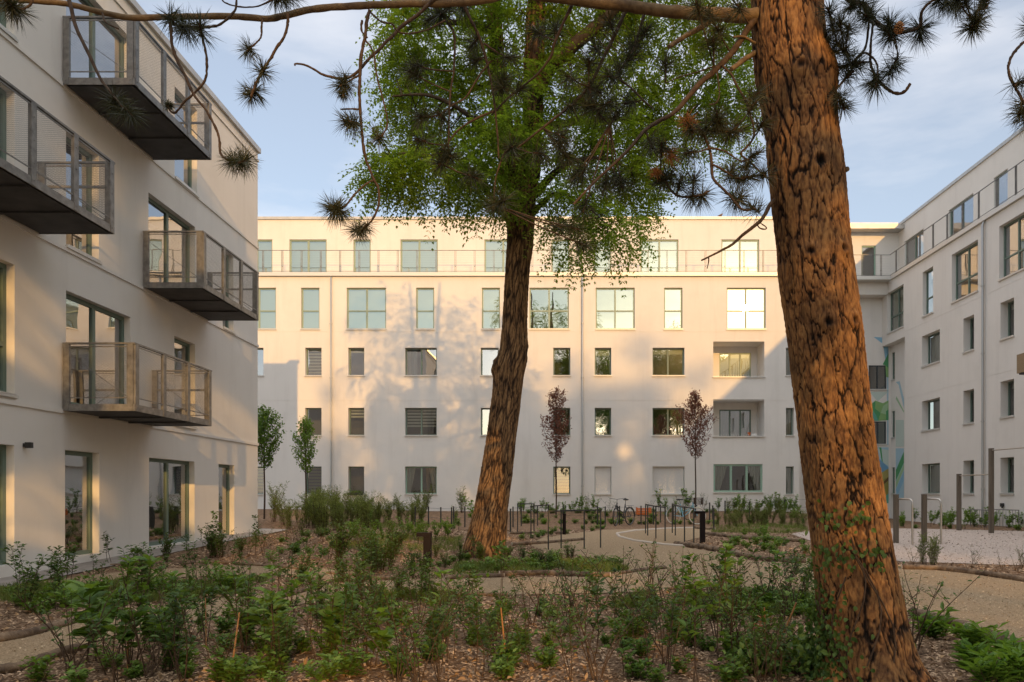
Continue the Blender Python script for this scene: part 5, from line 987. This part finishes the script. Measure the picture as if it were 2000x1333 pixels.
def plant(kind, seed):
    rg = np.random.default_rng(seed); rr_ = random.Random(seed)
    if kind == 'shrub': mb, lf = stems_leaves(rg, rr_, .85, rr_.randint(2, 4), .28, 34, .068, .034, .7, .40, oval); m = 'leaf_dark'
    elif kind == 'bushy_shrub': mb, lf = stems_leaves(rg, rr_, .75, rr_.randint(7, 10), .45, 36, .055, .03, 1.0, .12, oval); m = 'leaf_dark'
    elif kind == 'sapling': mb, lf = stems_leaves(rg, rr_, .95, rr_.randint(1, 2), .16, 22, .085, .05, .45, .62, oval); m = 'leaf_mid'
    elif kind == 'broadleaf': mb, lf = stems_leaves(rg, rr_, .55, rr_.randint(2, 3), .3, 9, .15, .10, .6, .3, oval, cl=.05); m = 'leaf_mid'
    elif kind == 'feathery': mb, lf = stems_leaves(rg, rr_, .95, rr_.randint(7, 10), .30, 70, .052, .013, .9, .12, leaves, -.2, r0=.005); m = 'leaf_feather'
    elif kind == 'leafy': mb, lf = stems_leaves(rg, rr_, .9, rr_.randint(3, 5), .4, 40, .075, .055, .8, .35, oval); m = 'leaf_bright'
    elif kind == 'perennial': mb, lf = stems_leaves(rg, rr_, .24, rr_.randint(7, 9), .75, 14, .115, .036, 1.0, .15, leaves, r0=.004); m = 'leaf_bright'
    elif kind == 'bare': mb, lf = stems_leaves(rg, rr_, .85, rr_.randint(4, 6), .75, 9, .045, .022, .7, .4, oval); m = 'leaf_dark'
    elif kind == 'lowherb': mb, lf = stems_leaves(rg, rr_, .22, rr_.randint(7, 10), .9, 15, .05, .03, 1., .1, oval, r0=.003); m = 'leaf_mid'
    elif kind == 'oak': mb, lf = stems_leaves(rg, rr_, .28, 2, .4, 12, .07, .045, .7, .35, oval); m = 'leaf_brown'
    elif kind == 'cane':
        mb = MB(); 
        for s in range(rr_.randint(1, 3)): a = rr_.uniform(0, 6.28); b = Vector((rr_.uniform(-.05, .05), rr_.uniform(-.05, .05), -.03)); mb.tube([b, b+Vector((.12*math.cos(a), .12*math.sin(a), .6))*rr_.uniform(.7, 1.1)], [.008, .006], 6)
        return mb.mesh('stem', M['cane']), None
    me = mb.mesh('stem', M['twig']); return me, np_mesh('foliage', lf[0], lf[1], M[m])
PROTO = {k: [plant(k, 100+17*i+7*j) for j in range(9)] for i, k in enumerate(['shrub', 'bushy_shrub', 'sapling', 'broadleaf', 'feathery', 'leafy', 'perennial', 'bare', 'lowherb', 'oak', 'cane'])}
LOOK = {'shrub': ('shrub', 'shrub', 'dark green upright shrub'), 'bushy_shrub': ('bushy_shrub', 'shrub', 'dense dark bush'), 'sapling': ('sapling', 'sapling', 'thin leafy topped sapling'), 'broadleaf': ('broadleaf_seedling', 'seedling', 'broad leaved seedling'),
        'feathery': ('feathery_shrub', 'shrub', 'feathery green shrub'), 'leafy': ('leafy_bush', 'shrub', 'fresh green bush'), 'perennial': ('perennial', 'plant', 'bright green perennial'), 'bare': ('sparse_shrub', 'shrub', 'sparse twiggy shrub'),
        'lowherb': ('low_herb', 'plant', 'low herb clump'), 'oak': ('oak_seedling', 'seedling', 'reddish oak seedling'), 'cane': ('dry_cane', 'cane', 'dry orange cane')}
SPOT = {}      # region -> list of (kind, point, scale)
AR2 = AREAS[:3]
def blocked(x, y): return any(inpoly(np.array([x]), np.array([y]), a)[0] for a in AR2)
def put(region, kind, px, py, s=1.0): SPOT.setdefault((region, kind), []).append((G(px, py), s))
def fill(region, kind, poly, n, s0, s1, seed):
    rr_ = random.Random(seed); xs = [p[0] for p in poly]; ys = [p[1] for p in poly]; arr = np.array(poly, float); k = 0; tr = 0
    got = []
    while k < n and tr < n*60:
        tr += 1; x, y = rr_.uniform(min(xs), max(xs)), rr_.uniform(min(ys), max(ys))
        if not inpoly(np.array([x]), np.array([y]), arr)[0]: continue
        q = G(x, y)
        if blocked(q.x, q.y) or (q.x-lx(947))**2+(q.y-DL)**2 < .5 or abs(q.x-2.15) < .42 and abs(q.y-DP) < .42: continue
        if any((q-o).length < .16 for o in got): continue
        got.append(q); SPOT.setdefault((region, kind), []).append((q, rr_.uniform(s0, s1))); k += 1
NB = 'in the near bed'; 
near = [(0,1345),(200,1290),(420,1225),(700,1185),(1100,1180),(1560,1190),(1590,1345)]
fill('in the nearest bed', 'shrub', near, 42, .5, 1.0, 1); fill('in the nearest bed', 'bare', near, 44, .6, 1.05, 2); fill('in the nearest bed', 'sapling', near, 24, .6, 1.0, 3)
fill('in the nearest bed', 'lowherb', near, 75, .6, 1.3, 4); fill('in the nearest bed', 'cane', near, 7, .5, 1.1, 5)
lc = [(130,1345),(180,1240),(520,1200),(660,1230),(600,1345)]
fill('in the lower left corner bed', 'bushy_shrub', lc, 4, .5, .8, 6); fill('in the lower left corner bed', 'broadleaf', [(120,1345),(160,1280),(700,1260),(760,1345)], 9, .7, 1.2, 7)
for x, y, s in [(310,1262,1.0),(390,1250,.9),(280,1275,.9),(450,1232,.9)]: put('in the lower left corner bed', 'leafy', x, y, s*.5)
md = [(520,1178),(560,1110),(640,1065),(800,1050),(900,1090),(900,1130),(640,1140),(900,1180),(560,1230)]
fill('left of the brown bollard light', 'bushy_shrub', [(560,1180),(580,1130),(720,1120),(840,1128),(880,1180),(700,1225)], 12, .55, .8, 8); fill('left of the brown bollard light', 'bushy_shrub', [(640,1120),(680,1085),(820,1080),(815,1125)], 9, .8, 1.1, 9)
fill('left of the brown bollard light', 'shrub', md, 12, .7, 1., 10)
fill('along the path below the left building', 'shrub', [(0,1165),(60,1150),(480,1138),(600,1145),(380,1180),(60,1205),(0,1210)], 17, .6, .95, 11); fill('along the path below the left building', 'lowherb', [(0,1205),(0,1165),(500,1140),(500,1160),(150,1200)], 26, .7, 1.3, 12)
fill('along the path below the left building', 'leafy', [(230,1180),(330,1150),(480,1145),(460,1165)], 6, .35, .6, 13)
fill('in front of the left building doors', 'shrub', [(180,1112),(200,1102),(400,1075),(520,1075),(520,1100),(400,1100)], 9, .6, 1.0, 14); fill('in front of the left building doors', 'bushy_shrub', [(280,1104),(330,1090),(470,1085),(470,1100)], 5, .6, .9, 15); fill('in front of the left building doors', 'bare', [(420,1090),(480,1060),(640,1050),(640,1090)], 8, .45, .7, 16)
fill('behind the mulch mound left of the locust', 'feathery', [(505,1022),(505,1008),(800,1006),(905,1010),(800,1032),(620,1046)], 78, .85, 1.5, 17); fill('behind the mulch mound left of the locust', 'leafy', [(640,1062),(690,1036),(900,1030),(900,1058),(760,1072)], 26, .4, .75, 18)
fill('on the mulch mound left of the locust', 'lowherb', [(520,1080),(560,1045),(800,1040),(800,1075),(640,1100)], 22, .7, 1.4, 19); fill('on the mulch mound left of the locust', 'bare', [(540,1080),(560,1040),(700,1040),(720,1085)], 7, .4, .7, 20)
fill('around the foot of the locust trunk', 'bushy_shrub', [(850,1090),(880,1072),(1010,1090),(1120,1085),(1130,1110),(1000,1120),(850,1118)], 13, .35, .62, 21); fill('around the foot of the locust trunk', 'lowherb', [(840,1120),(860,1095),(1150,1092),(1220,1108),(1190,1118)], 34, .6, 1.2, 22)
put('around the foot of the locust trunk', 'bushy_shrub', 938, 1096, .62); put('around the foot of the locust trunk', 'shrub', 925, 1100, .6)
fill('between the locust and the bicycles', 'leafy', [(1005,1006),(1005,995),(1200,994),(1200,1004)], 24, .5, .95, 23); fill('between the locust and the bicycles', 'lowherb', [(1005,1062),(1010,1046),(1180,1030),(1180,1038),(1060,1050)], 14, .6, 1.0, 24); fill('between the locust and the bicycles', 'lowherb', [(1005,1024),(1005,1002),(1560,1002),(1560,1018),(1400,1026)], 80, .8, 1.5, 25)
fill('along the foot of the back building', 'bare', [(1100,1002),(1100,994),(1560,994),(1560,1002)], 26, .8, 1.25, 26)
for x, s in ((1288,1.15),(1340,1.2),(1318,.8),(1300,.9)): put('below the closed shutters of the back building', 'leafy', x, 1000, s)
fill('right of the bicycles along the back building', 'leafy', [(1380,1010),(1380,996),(1575,996),(1575,1016)], 30, .6, 1.0, 27); fill('right of the bicycles along the back building', 'feathery', [(1400,1032),(1410,1008),(1580,1006),(1590,1034)], 36, .55, .95, 28)
fill('in the island bed behind the long gravel log', 'lowherb', [(1400,1076),(1400,1050),(1580,1060),(1580,1085)], 20, .6, 1.2, 29); fill('in the island bed behind the long gravel log', 'leafy', [(1400,1056),(1400,1040),(1540,1040),(1540,1060)], 8, .3, .5, 30)
fill('just left of the pine trunk', 'lowherb', [(1380,1190),(1400,1165),(1590,1175),(1600,1215)], 26, .7, 1.3, 31); fill('just left of the pine trunk', 'shrub', [(1400,1190),(1400,1168),(1580,1172),(1590,1205)], 7, .75, 1.0, 32)
for x, y, s in ((1832,1247,1.15),(1905,1270,1.15),(1895,1308,1.0),(1975,1300,1.2),(1990,1335,1.2),(1935,1340,1.0)): put('right of the pine trunk by the logs', 'perennial', x, y, s*.95)
for x, y, s in ((1788,1270,1.0),(1780,1262,.9)): put('right of the pine trunk by the logs', 'bare', x, y, s*.95)
fill('on the strip beside the pale gravel', 'feathery', [(1780,1108),(1790,1098),(1860,1098),(1860,1108)], 3, .5, .65, 33); fill('on the strip beside the pale gravel', 'bare', [(1770,1110),(1790,1102),(2010,1106),(2010,1120)], 7, .35, .6, 34)
fill('along the foot of the right building', 'leafy', [(1745,1034),(1745,1022),(2000,1026),(2000,1038)], 34, .5, .85, 35); fill('along the foot of the right building', 'lowherb', [(1745,1034),(1745,1026),(2000,1030),(2000,1038)], 12, .7, 1.2, 36)
fill('between the path and the pine', 'bare', [(1190,1178),(1190,1168),(1560,1175),(1560,1200)], 7, .8, 1.1, 37); put('between the path and the pine', 'shrub', 1500, 1190, 1.0)
for x, y in ((1475,1255),(1500,1240)): put('in the open mulch left of the pine', 'oak', x, y, .9)
put('beside the left side of the locust trunk', 'leafy', 925, 1035, 1.35); put('by the far corner of the left building', 'sapling', 437, 1064, 1.0)
RP = random.Random(77)
for (region, kind), lst in SPOT.items():
    nm, cat, look = LOOK[kind]; lst.sort(key=lambda e: e[0].x/e[0].y); n = len(lst)
    for i, (q, s) in enumerate(lst):
        lab = '%s %s' % (look, region) if n == 1 else ('%s, %s from left %s' % (look, ordi(i), region))
        t = thing(nm, lab, cat, q, RP.uniform(0, 6.28), '%ss %s' % (look, region)); t.scale = (s, s, s*RP.uniform(.92, 1.08)); st_, fo = PROTO[kind][RP.randrange(9)]; t.rotation_euler.x = RP.gauss(0, .09); t.rotation_euler.y = RP.gauss(0, .09)
        obj('stem', st_, t)
        if fo: obj('foliage', fo, t)
v, f = oval(NR.normal(size=(160, 3))*np.array([.15, .03, .03])+np.array([0, 0, .16]), rdir(160), rdir(160), np.full(160, .05), np.full(160, .03)); obj('herbs', np_mesh('herbs', v, f, M['leaf_mid']), HERB)
# ivy on the pine trunk (climbs the left side)
n = 760; th = NR.normal(-2.85, .33, n); hh = gp+np.abs(NR.normal(0, .42, n)); k_ = NR.uniform(0, 1, n) < .13; th = np.where(k_, NR.uniform(-2.6, -1.35, n), th); hh = np.where(k_, gp+NR.normal(.93, .05, n)+.25*(NR.uniform(0, 1, n) < .4), hh); hh = np.clip(hh, gp+.02, 1.35)
cxp = np.interp(hh, [0, .35, .75, 1.33], [(1695-CX)/F*DP, (1690-CX)/F*DP, (1676-CX)/F*DP, (1645-CX)/F*DP]); rd_ = np.interp(hh, [0, .3, .8, 1.33], [.40, .345, .32, .285])
C = np.stack([cxp+rd_*np.cos(th), DP+rd_*np.sin(th), hh], -1); O = np.stack([np.cos(th), np.sin(th), NR.uniform(-.7, .3, n)], -1)
t = thing('ivy', 'dark green ivy creeping up the left side of the pine trunk', 'ivy'); v, f = oval(C+O*NR.uniform(0, .06, (n, 1)), np.stack([NR.normal(size=n)*.6, NR.normal(size=n)*.3-.3, -np.ones(n)], -1), O+rdir(n)*.6, NR.uniform(.028, .046, n), NR.uniform(.024, .038, n)); obj('foliage', np_mesh('foliage', v, f, M['leaf_dark']), t)
m_ = MB()
for k in range(7): a = -2.9+.22*k; m_.tube([(float(np.interp(z_, [0, 1.3], [2.28, 2.09]))+.34*math.cos(a+.3*math.sin(z_*5+k)), DP+.34*math.sin(a+.3*math.sin(z_*5+k)), z_) for z_ in np.linspace(gp, gp+.5+.09*k, 8)], .006, 5)
m_.build('vine', M['twig'], t); recentre(t, (2.0, DP-.3, gp))
t = thing('ivy_bush', 'dense ivy bush spilling over the mulch at the left foot of the pine', 'ivy', G(1560, 1318)); v, f = oval(NR.normal(size=(900, 3))*np.array([.24, .16, .12])+np.array([0, 0, .14]), unit(NR.normal(size=(900, 3))+np.array([0, -.3, .2])), unit(NR.normal(size=(900, 3))*.6+np.array([0, 0, 1])), NR.uniform(.04, .07, 900), NR.uniform(.03, .05, 900)); obj('foliage', np_mesh('foliage', v, f, M['leaf_dark']), t)
m_ = MB()
for k in range(14): a = k*.45; m_.tube([(0, 0, -.02), (.16*math.cos(a), .12*math.sin(a), .12), (.33*math.cos(a), .24*math.sin(a), .14)], [.006, .005, .003], 4)
m_.build('stem', M['twig'], t)

# ---------------------------------------------------------------- wood chips, stones and grass (uncountable)
def scatter(n, y0, y1, spread, keep, seed):
    rg = np.random.default_rng(seed); y = y0+(y1-y0)*rg.uniform(0, 1, n)**1.4; x = rg.uniform(-spread, spread, n)*y; k = keep(x, y); return x[k], y[k], rg
def off(x, y):
    x = x+(vnoise(x*5, y*5, 2.)-.5)*.5; y = y+(vnoise(x*5, y*5, 7.)-.5)*.5
    r = np.ones(len(x), bool)
    for a in AREAS: r &= ~inpoly(x, y, a)
    return r & (x > -7.7)
def chips(name, lab, n, y0, y1, lo, hi, m, keep, seed, el=2.4, tilt=.45, flat=.0):
    x, y, rg = scatter(n, y0, y1, .80, keep, seed); m_ = len(x); z_ = ground(x, y)+rg.uniform(.004, .022, m_); a = rg.uniform(0, 6.28, m_); L = rg.uniform(lo, hi, m_)*(.55+.06*y)
    D = np.stack([np.cos(a), np.sin(a), rg.normal(0, tilt*.6, m_)], -1); D = unit(D); N = unit(np.array([0, 0, 1.])+rdir(m_, rg)*tilt); S = unit(np.cross(D, N)); C = np.stack([x, y, z_], -1); l = D*L[:, None]*.5; s = S*(L/el)[:, None]*rg.uniform(.3, .6, (m_, 1))
    v = np.stack([C-l-s*.8, C-l*.7+s, C+l+s*.7, C+l*.8-s], 1).reshape(-1, 3); f = np.arange(m_*4).reshape(-1, 4); o = obj(name, np_mesh(name, v, f, m)); tag(o, lab, 'mulch' if 'chip' in name else 'gravel', kind='stuff'); return o
chips('wood_chips', 'loose brown bark and wood chips covering the planted beds', 135000, 3.6, 24, .016, .05, M['chip'], off, 5)
chips('gravel_stones', 'loose tan stones lying on the gravel path', 60000, 4.5, 16, .008, .020, M['stone'], lambda x, y: inpoly(x, y, AREAS[0]) | inpoly(x, y, AREAS[1]), 6, 1.2, .7)
chips('pale_stones', 'loose pale stones under the exercise bars', 30000, 12, 26, .012, .026, M['stone_pale'], lambda x, y: inpoly(x, y, AREAS[2]), 8, 1.2, .7)
# dead leaves and snapped twigs lying on the mulch
x, y, rg = scatter(5200, 3.8, 20, .8, off, 31); m_ = len(x); C = np.stack([x, y, ground(x, y)+rg.uniform(.01, .035, m_)], -1); D = rdir(m_, rg)*np.array([1, 1, .25]); N = unit(np.array([0, 0, 1.])+rdir(m_, rg)*.7)
tag(obj('dead_leaves', np_mesh('dead_leaves', *oval(C, D, N, rg.uniform(.03, .075, m_), rg.uniform(.02, .045, m_), .3), mat('dead_leaf', (.10, .055, .03), .85, 0, .2, island=(.46, .30, .16)))), 'scattered dead brown leaves lying on the mulch', 'leaf litter', kind='stuff')
x, y, rg = scatter(900, 3.8, 16, .8, off, 32); tb = MB()
for a_, b_ in zip(x, y): q = Vector((a_, b_, float(ground(a_, b_))+.012)); an = rg.uniform(0, 6.28); L_ = rg.uniform(.06, .26); e = Vector((math.cos(an)*L_, math.sin(an)*L_, rg.uniform(-.01, .03))); tb.tube([q, q+e*.5+Vector((e.y, -e.x, 0))*.1, q+e], [.004, .003, .002], 4, cap=False)
tag(tb.build('fallen_twigs', M['twig']), 'thin fallen twigs lying on the mulch', 'leaf litter', kind='stuff')
gs = []
for poly, n_ in (([(880,1125),(900,1105),(1200,1100),(1280,1112),(1190,1124)], 2600), ([(0,1180),(0,1150),(520,1135),(540,1150),(300,1180)], 2600), ([(1400,1195),(1440,1165),(1590,1170),(1600,1210)], 1800), ([(560,1175),(700,1145),(880,1150),(880,1185)], 1500), ([(1380,1042),(1390,1026),(1560,1024),(1590,1045)], 1500), ([(1200,1190),(1250,1168),(1380,1168),(1380,1190)], 900), ([(640,1075),(700,1050),(900,1050),(900,1080)], 900), ([(520,1030),(560,1012),(900,1012),(900,1030)], 1400)):
    pp = [G(*p) for p in poly]; arr = np.array([[p.x, p.y] for p in pp]); x = NR.uniform(arr[:, 0].min(), arr[:, 0].max(), n_*3); y = NR.uniform(arr[:, 1].min(), arr[:, 1].max(), n_*3)
    k = inpoly(x, y, arr) & off(x, y) & (vnoise(x*2.2, y*2.2, 3.) > .45); gs.append(np.stack([x[k][:n_], y[k][:n_]], -1))
gs = np.concatenate(gs); n_ = len(gs); C = np.stack([gs[:, 0], gs[:, 1], ground(gs[:, 0], gs[:, 1])], -1); C = np.repeat(C, 3, 0)+NR.normal(size=(n_*3, 3))*np.array([.03, .03, 0]); a = NR.uniform(0, 6.28, n_*3); D = unit(np.stack([np.cos(a)*.5, np.sin(a)*.5, np.ones(n_*3)], -1)+rdir(n_*3)*.2)
v, f = leaves(C, D, np.stack([-np.sin(a), np.cos(a), a*0+.1], -1), NR.uniform(.06, .17, n_*3), NR.uniform(.006, .011, n_*3), .1); tag(obj('grass', np_mesh('grass', v, f, M['grass'])), 'short green grass and weeds growing between the plants', 'grass', kind='stuff')
recentre(pine, (2.15, DP, gp)); recentre(locust, (lx(947), DL, gl_))
recentre(back, (-3, D0, .6)); recentre(right, (XR, 20, 0)); recentre(left, (XL, 10, 0))
for o in list(SC.objects):
    if o.type == 'EMPTY' and o.parent is None and o.location.length < 1e-6 and o.name.split('.')[0] in ('young_tree', 'deciduous_tree', 'wire_fence', 'broom'):
        v = o.children[0].data.vertices; recentre(o, v[0].co.copy())
